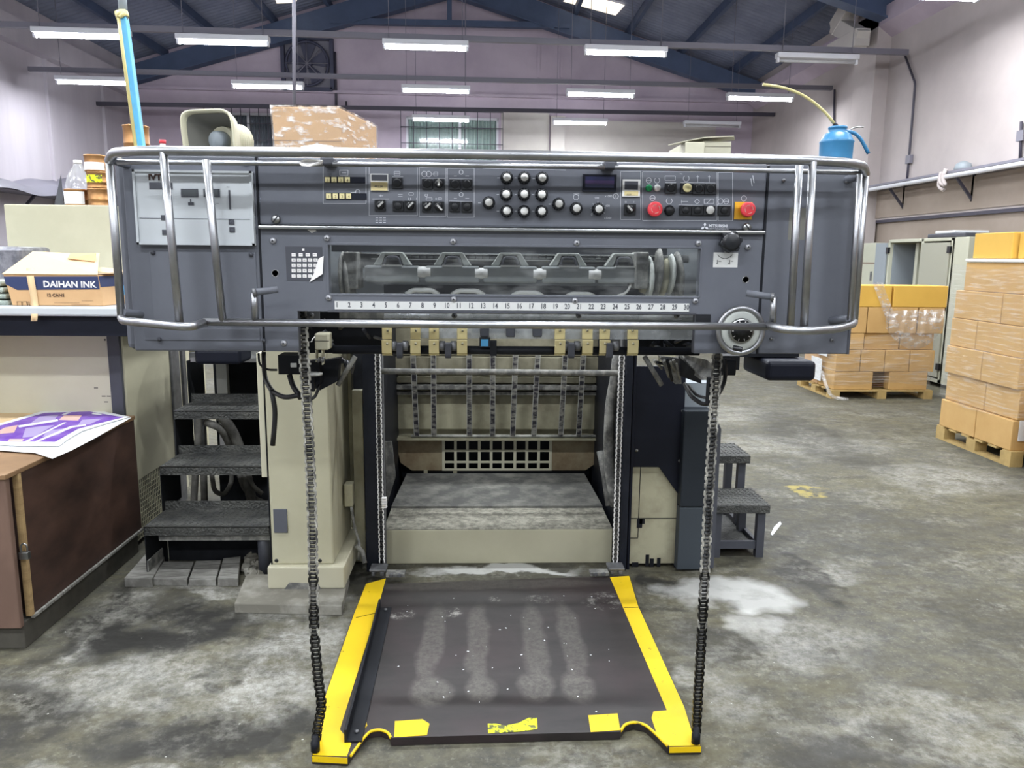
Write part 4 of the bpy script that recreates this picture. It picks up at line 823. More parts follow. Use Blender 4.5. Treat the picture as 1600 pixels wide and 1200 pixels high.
# right-hand side panels
YS = 3.65
m = MB(); m.box(at(985, 700, YS).x, at(989, 700, YS).x+.0, YS-.02, YS+.04, 0, 1.25); z0 = at(1020, 730, YS).z; zc = at(1058, 772, YS).z
xl, xm, xr, xq = at(988, 700, YS).x, at(1031, 700, YS).x, at(1059, 780, YS).x, at(1062, 800, YS).x
m.prism([(xl, YS, 1.03), (xq, YS, 1.03), (xq, YS, 0), (xr, YS, 0), (xr, YS, zc), (xm, YS, z0), (xl, YS, z0)], (0, .02, 0))
bl = m.build('black_side_panel', 'navy_black', PR, bevel=.002)
m = MB(); m.box(xl, xr, YS+.012, YS+.4, 0.02, z0+.02); gb = m.build('beige_lower_panel', 'beige_dirty', PR)
m = MB(); x = at(999, 800, YS).x; m.box(x-.0015, x+.0015, YS+.010, YS+.012, at(1000, 841, YS).z, z0); m.box(at(986, 841, YS).x, x, YS+.010, YS+.012, at(1000, 842, YS).z-.0015, at(1000, 842, YS).z+.0015); m.box(xl, xr, YS+.010, YS+.012, at(1000, 811, YS).z-.0015, at(1000, 811, YS).z+.0015)
for x, y0, y1, w_ in ((1000, 812, 826, 4), (1012, 868, 886, 2.5), (1019, 874, 887, 3), (1030, 873, 887, 2.5), (993, 880, 887, 5), (1004, 812, 820, 4)): q = at(x-w_, y0, YS); r = at(x+w_, y1, YS); m.box(q.x, r.x, YS+.0105, YS+.012, r.z, q.z)
m.build('panel_seam', 'black_paint', gb)
for x, y in ((995, 704), (1062, 720), (1067, 642)): c = at(x, y, YS); m = MB().lathe([(.009, 0), (.006, .003), (0, .004)], (c.x, YS, c.z), (0, -1, 0), 8); m.build('screw', 'dusty_steel', bl)
m = MB(); m.box(at(1036, 560, YS).x, at(1060, 560, YS).x, YS+.05, YS+.1, .9, 1.25); m.build('beige_upper_piece', 'beige', PR)
zs = at(1085, 642, 3.6).z; zq = at(1085, 793, 3.6).z; sx0, sx1 = at(1064, 760, 3.6).x, at(1109, 760, 3.6).x
mc = MB().box(sx0, sx1, 3.6, 4.3, zq+.002, zs).build('motor_cabinet', 'slate', PR, bevel=.006)
MB().box(sx0, sx1, 3.602, 4.3, 0.01, zq-.002).build('lower_door', 'motor_slate', mc, bevel=.003)
m = MB(); x0 = at(1111, 760, 3.62).x; x1 = at(1122, 760, 3.62).x; zt_ = at(1115, 655, 3.62).z; m.prism([(x0, 3.62, .01), (x0, 3.62, zt_), (x0+.012, 3.62, zt_), (x1, 3.62, zt_-.05), (x1, 3.62, .01)], (0, .6, 0)); m.build('end_panel', 'press_grey_dark', mc)
m = MB(); m.box(sx0+.0, sx1+.01, 3.7, 4.3, zs, zs+.12); m.build('grey_ledge', 'locker_grey', mc)
# black motor covers poking out on both sides
m = MB(); a = at(1186, 559, 3.1); b = at(1259, 590, 3.1); m.box(a.x, b.x, 3.0, 3.3, b.z, a.z); m.build('motor_cover', 'navy_black', PR, bevel=.02, seg=4)
m = MB(); pbox(m, 1155, 552, 1248, 558, 3.1, .0, .2); pbox(m, 1128, 556, 1155, 578, 3.0, 0, .1); m.build('motor_bracket', 'black_paint', PR)
m = MB(); pbox(m, 302, 545, 376, 570, 3.9, 0, .2); m.build('motor_cover', 'navy_black', PR, bevel=.02, seg=4)
# chain guide brackets
m = MB(); m.prism([at(1062, 553, 2.55), at(1104, 562, 2.35), at(1127, 582, 2.27), at(1127, 590, 2.27), at(1096, 590, 2.33), at(1070, 572, 2.5)], (0, .0, -.008)); gr_ = m.build('chain_guide_plate', 'dusty_steel', PR)
m = MB(); m.prism([at(1062, 558, 2.5), at(1096, 590, 2.35), at(1096, 600, 2.35), at(1064, 588, 2.5)], (0, .02, 0)); m.prism([at(1030, 556, 2.6), at(1062, 560, 2.6), at(1065, 600, 2.6), at(1055, 600, 2.6)], (0, .02, 0), 1)
for k in range(10): m.cyl(at(1022+k*5, 555+random.uniform(0, 14), 2.55), at(1034+k*4, 566+random.uniform(0, 30), 2.6), random.uniform(.003, .007), 7, m=random.choice((0, 1)))
m.build('guide_arm', ['black_paint', 'dusty_steel'], gr_)
m = MB(); m.box(at(1105, 600, 2.3).x, at(1114, 600, 2.3).x, 2.28, 2.31, at(1110, 631, 2.3).z, at(1110, 590, 2.3).z); m.build('guide_post_short', 'black_paint', gr_)
MB().tube([at(1070, 600, 2.5), at(1080, 620, 2.4), at(1098, 632, 2.35), at(1110, 630, 2.32), at(1126, 612, 2.36), at(1134, 590, 2.4), at(1132, 560, 2.4)], .007, 8, round_=.05).tube([at(1076, 602, 2.5), at(1088, 618, 2.42), at(1104, 622, 2.38)], .005, 8, round_=.03).build('black_cable', 'cable_black', gr_)
m = MB(); pbox(m, 1126, 563, 1150, 587, 2.45, 0, .06); m.build('guide_housing', 'black_paint', gr_, bevel=.004)
gl = MB().lathe([(.03, 0), (.03, .006), (0, .006)], at(488, 586, 2.3), (0, 0, 1), 20).build('chain_guide_plate', 'dusty_steel', PR)
m = MB(); pbox(m, 434, 555, 472, 585, 2.45, 0, .08); pbox(m, 478, 565, 500, 600, 2.36, 0, .05); pbox(m, 484, 590, 491, 612, 2.33, 0, .02)
m.prism([at(470, 570, 2.42), at(530, 560, 2.42), at(527, 596, 2.42), at(500, 610, 2.42), at(476, 600, 2.42)], (0, .05, 0), 0)
for k in range(12): m.cyl(at(500+k*5, 556+random.uniform(0, 18), 2.45), at(506+k*4, 560+random.uniform(0, 24), 2.5), random.uniform(.003, .006), 7, m=random.choice((0, 1)))
m.build('guide_arm', ['black_paint', 'press_grey_dark'], gl)
m = MB(); m.prism([at(470, 575, 2.28), at(484, 568, 2.26), at(484, 571, 2.26), at(473, 578, 2.28), at(473, 590, 2.28), at(469, 590, 2.28)], (0, .02, 0)); m.build('guide_clip', 'dusty_steel', gl)
m = MB(); pbox(m, 454, 567, 464, 574, 2.44, .004); m.build('white_plug', 'white', gl, bevel=.002)
MB().tube([at(412, 550, 2.6), at(413, 590, 2.6), at(425, 612, 2.5), at(445, 622, 2.45), at(468, 617, 2.4)], .008, 8, round_=.08).tube([at(424, 608, 2.5), at(430, 640, 2.5), at(429, 665, 2.5), at(426, 696, 2.5)], .0085, 8, round_=.05).tube([at(404, 552, 2.6), at(405, 570, 2.6), at(418, 578, 2.6), at(433, 578, 2.6)], .004, 6, round_=.04).tube([at(452, 585, 2.45), at(457, 602, 2.45), at(470, 622, 2.42)], .009, 8, round_=.04).tube([at(500, 600, 2.4), at(492, 622, 2.4), at(476, 626, 2.38)], .005, 8, round_=.04).build('black_cable', 'cable_black', gl)
ls = MB(); pbox(ls, 491, 521, 514, 547, 2.3, 0, .055); lsw = ls.build('limit_switch', 'beige_pale', PR, bevel=.005)
m = MB(); pbox(m, 491, 532.5, 514, 533.5, 2.299, .0005); m.build('switch_seam', 'black_plastic', lsw)
m = MB(); pbox(m, 492.5, 547, 494.5, 566, 2.31, 0, .03); pbox(m, 502, 547, 504.5, 570, 2.31, 0, .03); m.build('switch_bracket', 'beige_pale', lsw)
m = MB(); m.tube([at(496+k*.55, 562+5*math.sin(k*1.9), 2.3) for k in range(20)], .0015, 5); m.cyl(at(484, 563, 2.3), at(500, 561, 2.3), .0022, 6); m.build('switch_spring', 'steel', lsw)
m = MB(); m.tube([at(492, 526, 2.3), at(488, 530, 2.29), at(487, 534, 2.28), at(484, 534, 2.28)], .0015, 5); m.build('white_tie', 'tissue', lsw)

# ------------------------------------------------------------------ chains
def chain(name, pts, pitch, wd, mats, parent, fr=.5):
    pts = fillet([Vector(p) for p in pts], .3); L = [0]
    for a, b in zip(pts, pts[1:]): L.append(L[-1]+(b-a).length)
    def P(s):
        for i in range(len(L)-1):
            if s <= L[i+1] or i == len(L)-2: return pts[i].lerp(pts[i+1], (s-L[i])/max(1e-9, L[i+1]-L[i]))
    n = int(L[-1]/pitch); m = MB()
    for k in range(n):
        a = P(k*pitch); b = P((k+1)*pitch); d = (b-a).normalized(); x = V(1, 0, 0); x = (x-d*x.dot(d)).normalized(); y = d.cross(x)
        R = Matrix((x, y, d)).transposed(); w_ = wd*(.5 if k % 2 else .39)
        for s in (-1, 1): m.obox((a+b)/2+x*s*w_, (wd*.17, pitch*.85, pitch*1.15), R, 2 if len(mats) > 2 and a.z < .5+.12*math.sin(k*.7) else 0)
        m.cyl(a-x*wd*.34, a+x*wd*.34, pitch*.4, 8, m=2 if len(mats) > 2 and a.z < .5 else 1)
    return m.build(name, mats, parent)
CHL = chain('hoist_chain', [at(472, 487, 2.24), at(474, 540, 2.24), at(479, 620, 2.24), at(483.5, 700, 2.24), at(488, 800, 2.24), at(489.5, 900, 2.24), at(491, 990, 2.24), at(497, 1060, 2.23), at(503.5, 1104, 2.23), at(496, 1135, 2.23), at(493.5, 1165, 2.235)], .0125, .026, ['chain_steel', 'chain_roller', 'chain_oily'], PR)
CHR = chain('hoist_chain', [at(1121, 548, 2.26), at(1118, 600, 2.26), at(1112, 700, 2.26), at(1106, 800, 2.26), at(1101, 900, 2.26), at(1096, 1000, 2.26), at(1091, 1080, 2.26), at(1087.5, 1150, 2.255)], .0125, .026, ['chain_steel', 'chain_roller', 'chain_oily'], PR)
for (x, y) in ((493, 1163), (1087, 1150)):
    c = atz(x, y+10, .035); MB().lathe([(.014, 0), (.014, .03), (.010, .032), (.010, .05), (0, .05)], c, (0, 0, 1), 14).build('chain_anchor', 'black_paint', PR)
ci = chain('inner_chain', [at(590, 545, 3.58), at(593, 700, 3.58), at(597, 882, 3.58)], .0125, .024, ['tissue', 'chain_roller'], PR)
chain('inner_chain', [at(972, 545, 3.58), at(966.5, 700, 3.58), at(961, 882, 3.58)], .0125, .024, ['tissue', 'chain_roller'], PR)
c = at(598, 786, 3.56); m = MB()
for k in range(5): m.box(c.x-.004, c.x+.02, 3.55, 3.57, c.z-.022+k*.011, c.z-.016+k*.011)
m.build('chain_tally', 'tissue', ci)
for x, s in ((592, 1), (962, -1)):
    c = atz(x, 905, .0); m = MB(); m.box(c.x-.04, c.x+.04, 3.5, 3.58, .05, .062); m.box(c.x-.03, c.x-.015, 3.5, 3.56, .03, .05); m.box(c.x+.01, c.x+.03, 3.5, 3.56, .03, .05)
    m.box(c.x+s*.04, c.x+s*.13, 3.48, 3.53, .031, .05, 1)
    for dx in (.065, .105): m.cyl((c.x+s*dx, 3.478, .045), (c.x+s*dx, 3.47, .045), .011, 10, m=0)
    m.build('chain_hook_bracket', ['dull_steel', 'dusty_steel'], PR, bevel=.003)

# ------------------------------------------------------------------ lift platform on the floor
ZP = .03
pf = thing('lift_platform', 'dark rubber-topped pile platform with yellow edges lying between the hanging chains', 'platform', (.08, 2.85, 0))
out = [(571, 913), (984, 899), (998, 946), (1070, 1105), (1081, 1140), (1096, 1166), (1045, 1167), (1024, 1146), (1008, 1132), (990, 1128), (976, 1132), (969, 1143), (700, 1150), (611, 1153), (608, 1144), (595, 1139), (578, 1141), (566, 1152), (543, 1184), (487, 1181), (496, 1120), (552, 960)]
m = MB(); m.prism([atz(*q, ZP) for q in out], (0, 0, -ZP+.002)); m.build('deck', ['deck_rubber'], pf, bevel=.001)
def patch(name, pts, mt, z=ZP+.0005, th=.001, parent=pf, **k):
    return MB().prism([atz(*q, z) for q in pts], (0, 0, th)).build(name, mt, parent, **k)
patch('yellow_edge', [(572, 912.5), (603, 904), (591, 948), (531, 1140), (549, 1162), (542, 1182), (488.5, 1180), (497, 1121), (553, 960)], 'yellow_paint')
patch('yellow_edge', [(953, 902), (983, 900), (997, 947), (1069, 1105), (1080, 1140), (1094, 1165), (1046, 1166), (1026, 1146), (1018, 1122), (1021, 1112), (1042, 1110), (975, 953)], 'yellow_paint')
patch('yellow_mark', [(617, 1127), (660, 1124), (671, 1131), (667, 1149), (616, 1152)], 'yellow_paint'); patch('yellow_mark', [(919, 1118), (965, 1115), (969, 1141), (923, 1144)], 'yellow_paint')
patch('yellow_mark', [(556, 1132), (563, 1126), (572, 1126), (574, 1134), (560, 1150), (554, 1146)], 'yellow_paint')
patch('sprayed_mark', [(762, 1131), (775, 1131), (790, 1134), (810, 1130), (826, 1122), (839, 1122), (840, 1139), (815, 1143), (763, 1146)], 'neon_paint')
for (qs) in (((548, 1181), (568, 1153), (579, 1142), (595, 1140), (607, 1145), (611, 1153)), ((1044, 1166), (1024, 1146), (1008, 1132), (990, 1128), (976, 1132), (970, 1142))):
    MB().tube([atz(*q, ZP-.003) for q in qs], .005, 6, round_=.02).build('yellow_rim', 'yellow_paint', pf)
for qs in (((556, 965), (586, 958)), ((975, 949.5), (998, 949))): m = MB().tube([atz(*q, ZP+.002) for q in qs], .0012, 4); m.build('paint_seam', 'black_paint', pf)
for (q, r) in (((487.5, 1181), (543, 1184)), ((1046, 1167), (1095.5, 1166))): a = atz(*q, ZP); b = atz(*r, ZP); MB().prism([a-V(0, .0015, 0), b-V(0, .0015, 0), b-V(0, .0015, .02), a-V(0, .0015, .02)], (0, .001, 0)).build('yellow_rim', 'yellow_paint', pf)
a = atz(592, 951, ZP); b = atz(538, 1161, ZP); d = (b-a).normalized(); e = V(-d.y, d.x, 0)*-1
if e.x < 0: e = -e
m = MB(); m.prism([a, b, b+e*.055, a+e*.055], (0, 0, .006)); m.prism([a, b, b+e*.008, a+e*.008], (0, 0, .045))
bar = m.build('angle_bar', 'black_paint', pf, bevel=.001)
for t in (.03, .95): p = a.lerp(b, t)+e*.032; MB().lathe([(.008, 0), (.008, .006), (0, .007)], p+V(0, 0, .006), (0, 0, 1), 6).build('bolt', 'dull_steel', bar)

# ------------------------------------------------------------------ footing pad, plank ramp, rubble
q = [atz(385, 897, .045), atz(366, 943, .045), atz(534, 947, .045), atz(546, 897, .045)]
tag(MB().prism(q, (0, 0, -.045)).build('footing_pad', 'concrete', bevel=.004), 'flat grey concrete slab under the beige press column', 'concrete slab')
pk = (([(231, 861), (262, 860), (238, 904), (194, 903)], 'pale dusty plank beside the brown chest, before the steps', .045), ([(256, 877), (303, 877), (292, 905), (236, 904)], 'grey plank piece second from the brown chest', .035), ([(306, 876), (346, 875), (337, 905), (295, 905)], 'grey plank piece third from the brown chest', .035), ([(349, 872), (376, 869), (372, 904), (340, 904)], 'grey plank piece nearest the concrete slab', .04))
for q, lb, z in pk: tag(MB().prism([atz(*p, z) for p in q], (0, 0, -z)).build('floor_plank', 'wood_grey', bevel=.003), lb, 'plank', 'loose planks in front of the steel steps')
m = MB()
for k in range(60):
    c = atz(random.uniform(386, 414), random.uniform(862, 900), .01); r = random.uniform(.008, .028); R = Matrix.Rotation(random.random()*3, 3, Vector((random.random(), random.random(), .3)).normalized()); m.obox(c+V(0, 0, r*.4), (r*2, r*1.5, r), R)
tag(m.build('rubble', 'concrete', bevel=.003), 'heap of grey crumbled rubble beside the press column foot', 'rubble', kind='stuff')

# ------------------------------------------------------------------ steel steps (both sides of the press)
stp = thing('steel_steps', 'steep set of checker-plate steps between the beige cabinet and the press column', 'steps', (-1.27, 3.9, 0))
XS0, XS1 = -1.6, -1.02
for k, (Yf, z) in enumerate(((3.53, .272), (3.742, .507), (3.955, .745))):
    t = MB(); dpt = .25; t.box(XS0, XS1, Yf, Yf+dpt, z-.006, z); t.box(XS0, XS1, Yf, Yf+.006, z-.045, z); t.box(XS0, XS1, Yf+dpt-.006, Yf+dpt, z, z+.045)
    tr = t.build('tread', 'tread', stp)
    m = MB()
    for i in range(19):
        for j in range(8):
            c = V(XS0+.02+i*.03, Yf+.02+j*.03, z+.0005); m.obox(c, (.018, .004, .003), Matrix.Rotation(.78 if (i+j) % 2 else -.78, 3, 'Z'))
        c = V(XS0+.02+i*.03, Yf-.001, z-.022); m.obox(c, (.018, .003, .004), Matrix.Rotation(.78 if i % 2 else -.78, 3, 'Y'))
    m.build('checker_ribs', 'tread', tr)
    MB().box(XS0, XS1, Yf-.002, Yf+.004, z-.002, z+.002).build('worn_nosing', 'steel', tr)
t = MB(); t.box(XS0+.02, XS1+.2, 4.17, 4.9, .975, .99); t.build('top_platform', 'tread', stp); MB().box(XS0+.02, XS1+.2, 4.165, 4.172, .97, .992).build('platform_edge', 'steel', stp)
m = MB(); 0 and m.prism([(XS0-.006, 3.53, .06), (XS0-.006, 3.53, .27), (XS0-.006, 4.17, .97), (XS0-.006, 4.3, .97), (XS0-.006, 4.3, .5), (XS0-.006, 3.8, .05)], (.006, 0, 0)); 
for (y_, z_, zl_) in ((3.53, .27, 0), (3.745, .5, .27), (3.96, .74, .5), (4.17, .975, .74)): m.box(XS0-.004, XS0, y_, y_+.24, zl_, z_)
m.build('side_stringer', 'step_black', stp)
m = MB(); m.box(XS0, XS0+.006, 3.53, 3.7, 0.02, .1); m.box(XS0+.05, XS1, 3.56, 3.58, .19, .215); m.build('step_brace', 'dusty_steel', stp)
m = MB(); m.cyl((-1.065, 3.6, 0), (-1.065, 3.6, .23), .03, 14); m.build('leg', 'press_grey_dark', stp); m = MB(); m.cyl((XS0+.02, 3.9, 0), (XS0+.02, 3.9, .25), .02, 14); m.build('leg', 'press_grey_dark', stp)
for i, x in enumerate((-1.49, -1.28)): p = at((308, 348)[i], 590, 4.5); MB().box(p.x-.03, p.x+.03, 4.48, 4.52, .4, .98).build('upright_strip', 'dull_steel' if i == 0 else 'white', stp)
MB().box(XS0, XS1, 3.78, 3.79, 0, .2).build('shade_plate', 'step_black', stp)  # dark sheet added to paint the shaded cavity under the lowest tread
MB().box(-1.62, -.7, 4.62, 4.64, 0, 1.3).build('back_plate', 'step_black', stp)
hs = thing('hose_coil', 'dusty grey hoses looped in the dark under the steel steps', 'hose', (-1.25, 4.35, .0))
for pts, r in (([(300, 850), (305, 740), (312, 650), (316, 640)], .02), ([(316, 640), (350, 650), (372, 690), (385, 740), (395, 790)], .03), ([(322, 660), (345, 668), (362, 700), (368, 735)], .022), ([(330, 735), (335, 768), (350, 774), (362, 755), (362, 730)], .014), ([(372, 735), (382, 765), (400, 780), (412, 785)], .016), ([(385, 735), (395, 760), (410, 772)], .014), ([(318, 730), (320, 800)], .02)):
    MB().tube([at(x, y, 4.34+random.uniform(-.05, .1)) for x, y in pts], r, 10, round_=.15).build('hose', 'hose_dust', hs)
sr = thing('step_stand', 'low dark steel step stand on square legs at the aisle side of the press', 'steps', (1.3, 3.95, 0))
xR = 1.485
for Yf, z, d_ in ((3.76, .292, .3), (4.09, .468, .3)):
    t = MB().box(1.2, xR, Yf, Yf+d_, z-.045, z).build('tread', 'tread', sr, bevel=.004)
    m = MB()
    for i in range(12):
        for j in range(9): m.obox((1.215+i*.024, Yf+.02+j*.032, z+.0005), (.018, .004, .003), Matrix.Rotation(.78 if (i+j) % 2 else -.78, 3, 'Z'))
    m.build('checker_ribs', 'tread', t)
for x, y, zt_ in ((xR-.035, 3.8, .25), (xR-.05, 4.04, .25), (xR-.035, 4.14, .43), (1.22, 3.8, .25), (xR-.035, 4.36, .43)): MB().box(x-.02, x+.02, y-.02, y+.02, 0, zt_).build('leg', 'press_grey_dark', sr)
m = MB(); m.box(1.2, xR-.02, 3.79, 3.81, .045, .085); m.box(xR-.045, xR-.025, 3.8, 4.36, .045, .075); m.box(1.2, xR-.03, 4.1, 4.12, .2, .23); m.build('cross_brace', 'press_grey_dark', sr)
m = MB(); m.box(1.2, xR-.04, 3.82, 4.3, .05, .055); m.build('bottom_shelf', 'tread', sr)

# ================================================================== things on and around the press
MB().box(XB_, XC_, 2.66, 3.25, 1.785, ZT).build('top_deck', 'press_grey_dark', PR)
MB().box(XB_, XC_, 2.66, 2.7, 1.3, 1.77).build('rear_bulkhead', 'slate', PR)
ZD = ZT+.0005
# horn speaker
YH = 2.62
hc = at(331, 207, YH); h = thing('horn_speaker', 'cream square-mouthed horn loudspeaker lying on top of the press', 'loudspeaker', (hc.x, YH, ZD))
ax = Vector((-.28, -1, -.12)).normalized(); cc = Vector((at(331, 208, YH).x, YH-.02, ZD+.1))
m = MB(); m.lathe([(.03, .16), (.045, .12), (.052, .09), (.075, .05), (.092, .0), (.094, -.012), (.089, -.012), (.085, -.004), (.066, .045), (.045, .085), (.03, .1)], cc, -ax, 48, 0, sq=6, smooth=True, nocap=True); hb = m.build('horn_mouth', 'horn', h)
MB().lathe([(.081, .002), (.062, .05), (.042, .088), (0, .1)], cc, -ax, 40, 0, sq=6, nocap=True).build('horn_throat', 'horn_inner', hb)
m = MB().lathe([(.03, .08), (.03, .035), (.024, .027), (0, .025)], cc, -ax, 24); m.build('reflex_bell', 'locker_grey', hb)
m = MB(); e_ = cc-ax*.12
for k in range(6): m.lathe([(.034, .0), (.056, .001), (.056, .006), (.034, .007)], cc-ax*(.09+k*.014), -ax, 20)
m.lathe([(.045, .07), (.047, .18), (.04, .19), (0, .19)], cc, -ax, 20); m.build('driver_fins', 'horn', h)
# wrapped carton
def hexa(fr, bk, m=None, mi=0):
    """fr, bk: front and back outlines with equal corner counts"""
    m = m or MB(); n = len(fr); vs = [Vector(p) for p in fr]+[Vector(p) for p in bk]
    return m.add(vs, [tuple(range(n))[::-1], tuple(range(n, 2*n))]+[(i, (i+1) % n, (i+1) % n+n, i+n) for i in range(n)], mi)
YK = 2.75; a = at(428, 232, YK); b = at(532, 168, YK); x0, x1 = at(424, 168, YK).x, at(530, 168, YK).x; zt_ = b.z
ct = thing('wrapped_carton', 'brown carton shrunk in clear film standing on top of the press', 'carton', ((x0+x1)/2, YK+.1, ZD))
c1 = [(x0+.008, YK, ZD), (x1+.006, YK, ZD), (x1, YK, zt_), (x0, YK, zt_)]; c2 = [(x0+.04, YK+.3, ZD), (x1+.085, YK+.3, ZD), (x1+.085, YK+.3, zt_-.012), (x0+.04, YK+.3, zt_)]
hexa(c1, c2).build('carton_body', 'carton_pale', ct, bevel=.004)
m = MB(); m.box(x0+.006, x1+.004, YK-.001, YK, at(480, 220, YK).z-.0007, at(480, 220, YK).z+.0007); z = at(447, 229, YK).z
for x in (445, 451): p = at(x, 229, YK); m.text('1', .014, (p.x, YK-.0012, p.z-.002), m=0)
m.build('fold_line', 'wood_mid', ct)
hexa([V(*p)+V(-.004 if i in (0, 3) else .004, -.004, .004 if i > 1 else 0) for i, p in enumerate(c1)], [V(*p)+V(.004, .004, .004 if i > 1 else 0) for i, p in enumerate(c2)]).build('film', 'carton_film', ct)
m = MB(); p = [at(468, 227, 2.3), at(500, 226, 2.3), at(520, 229, 2.3), at(519, 236, 2.3), at(470, 235, 2.3)]
tag(MB().prism([at(470, 228.5, 2.25), at(496, 225, 2.27), at(520, 228, 2.25), at(519, 238, 2.22), at(471, 237, 2.22)], (0, 0.01, -.002)).build('paper_scrap', 'paper'), 'crumpled white paper scrap on the press in front of the wrapped carton', 'paper')
tag(MB().prism([at(465, 252, 2.07), at(478, 249, 2.06), at(505, 250, 2.06), at(500, 257, 2.06), at(484, 260, 2.05), at(470, 259, 2.05)], (0, .012, 0)).build('tissue', 'tissue', bevel=.003), 'torn white tissue tucked under the top guard rail', 'tissue')
# paper trays
YT = 2.8
tr_ = [((1070, 1146), 1.7935, 1.87, .1), ((1068, 1148), 1.87, 1.925, .0)]
a = at(1070, 240, YT); b = at(1146, 216, YT)
m = MB(); m.box(a.x, at(1100, 240, YT).x, YT, YT+.25, ZD, at(1100, 222, YT).z); m.box(at(1100, 240, YT).x, b.x, YT+.02, YT+.25, ZD, at(1100, 219, YT).z)
pt_ = thing('carton_tray', 'pale folded carton trays on top of the press near the oil can', 'carton tray', (at(1108, 240, YT).x, YT+.1, ZD))
m.build('tray_body', 'beige_pale', pt_, bevel=.002)
MB().prism([at(1044, 226, YT-.02), at(1070, 220, YT), at(1100, 214, YT), at(1147, 212, YT), at(1148, 218, YT+.25), at(1092, 220, YT+.25)], (0, 0, -.003)).build('tray_lid', 'beige_pale', pt_)
m = MB(); pbox(m, 1102, 228.5, 1142, 229.5, YT+.019, .001); m.build('tray_slot', 'wood_dark', pt_)
# oil can
YO = 2.28; oc = at(1308, 240, YO); ocx = oc.x-.004
zb_, zs_, zn_ = ZD, at(1308, 222, YO).z, at(1310, 206, YO).z
o = thing('oil_can', 'blue metal pump oil can with a long curved yellow hose on the press end', 'oil can', (ocx, YO, ZD))
MB().lathe([(.046, 0), (.047, .004), (.0455, .008), (.0465, zs_-ZD-.004), (.0485, zs_-ZD), (.0455, zs_-ZD+.004), (.036, zs_-ZD+.022), (.027, zn_-ZD-.002), (.025, zn_-ZD), (.025, zn_-ZD+.008), (.027, zn_-ZD+.009), (.026, zn_-ZD+.014), (0, zn_-ZD+.015)], (ocx, YO, ZD), n=32).build('can_body', 'oil_blue', o)
MB().tube([at(1312, 204, YO), at(1308, 199, YO), at(1303, 193, YO)], .0065, 10).build('spout_base', 'navy_black', o)
MB().tube([at(1304, 194, YO), at(1292, 178, YO), at(1272, 160, YO), at(1250, 146, YO), at(1222, 136, YO), at(1192, 132, YO)], .0042, 10, round_=.08).build('hose_spout', 'tube_yellow', o)
MB().tube([at(1318, 205, YO-.01), at(1335, 207, YO-.01), at(1345, 217, YO-.01), at(1352, 230, YO-.01), at(1357, 240, YO-.01)], .0055, 8, round_=.02).build('pump_handle', 'oil_blue', o)
MB().tube([at(1325, 207, YO), at(1332, 200, YO), at(1345, 198, YO), at(1349, 199, YO)], .0022, 6, round_=.02).build('trigger_wire', 'steel', o)
p = at(254, 222, 2.28); rc = thing('small_bottle', 'small bottle with a red cap standing on the press beside the blue pole', 'bottle', (p.x, 2.28, ZD)); MB().lathe([(.009, 0), (.009, (p.z-ZD)*.6), (.007, p.z-ZD-.004)], (p.x, 2.28, ZD), n=16).build('bottle_body', 'white', rc); MB().cyl((p.x, 2.28, p.z-.004), (p.x, 2.28, p.z+.006), .009, 14).build('bottle_cap', 'red', rc)

# feeder cabinet behind the chest
YB2 = 3.97
cb = thing('feeder_cabinet', 'long beige machine cabinet with a dark corner post and pale worktop behind the chest', 'cabinet', (-2.3, 4.3, 0))
zw = at(100, 491, 3.62).z; xw = -1.84
m = MB(); m.box(-3.2, -1.915, YB2, 4.9, .05, 1.16); m.build('front_panel', 'beige_pale', cb, bevel=.003)
ye = atx(267, 600, xw).y
m = MB(); zz = atx(218, 750, xw).z; m.box(xw-.05, xw, YB2-.0, ye, zz, 1.16); m.build('side_panel', 'beige', cb, bevel=.003)
m = MB(); m.box(xw-.045, xw-.004, YB2, ye, .02, zz); m.build('vent_backing', 'black_paint', cb)
m = MB()
for k in range(12): z = .03+k*(zz-.03)/12; m.box(xw-.004, xw-.001, YB2, ye, z, z+.0035)
for k in range(26): y = YB2+k*(ye-YB2)/26; m.box(xw-.004, xw-.001, y, y+.006, .03, zz)
m.build('vent_mesh', 'beige', cb)
m = MB(); m.box(-1.912, -1.85, YB2-.02, YB2+.02, .0, 1.165); m.build('corner_post', 'press_grey_dark', cb, bevel=.003)
m = MB(); m.box(xw-.005, xw+.012, ye, ye+.12, .05, 1.2); m.box(xw-.0, xw+.02, ye+.15, ye+.2, .5, 1.2); m.build('edge_trim', 'dull_steel', cb, bevel=.004)
MB().box(xw+.02, xw+.06, ye+.25, ye+.32, .68, 1.2).build('beige_strip', 'beige', cb)
m = MB()
for q in ((9, 519), (85, 520), (161, 521), (168, 528), (164, 531)): c = at(q[0], q[1], YB2); m.cyl((c.x, YB2-.001, c.z), (c.x, YB2+.001, c.z), .005, 8)
for q in ((162, 619), (170, 619), (166, 628), (150, 606)): c = at(q[0], q[1], YB2); m.box(c.x-.01, c.x+.01, YB2-.0008, YB2, c.z-.002, c.z+.002)
m.build('screw_dots', 'black_plastic', cb)
zt2 = at(100, 479, 3.62).z; xe = at(187, 485, 3.62).x
tag(MB().box(-3.2, xe, 3.62, 4.95, zt2-.045, zt2).build('worktop', 'panel_white', bevel=.01), 'long pale worktop carrying the ink carton and cloths', 'worktop')
m = MB(); m.box(-3.2, xe+.01, 3.66, 4.9, 1.16, zt2-.045); m.build('black_rail', 'navy_black', cb, bevel=.004)
xb0, xb1 = at(13, 400, 4.6).x, at(180, 400, 4.6).x; zbt = at(100, 320, 4.6).z
tag(MB().box(xb0, xb1, 4.6, 5.2, zt2+.001, zbt).build('beige_cabinet', 'beige', bevel=.006), 'plain beige cabinet under the copper ink cans, behind the ink carton', 'cabinet')
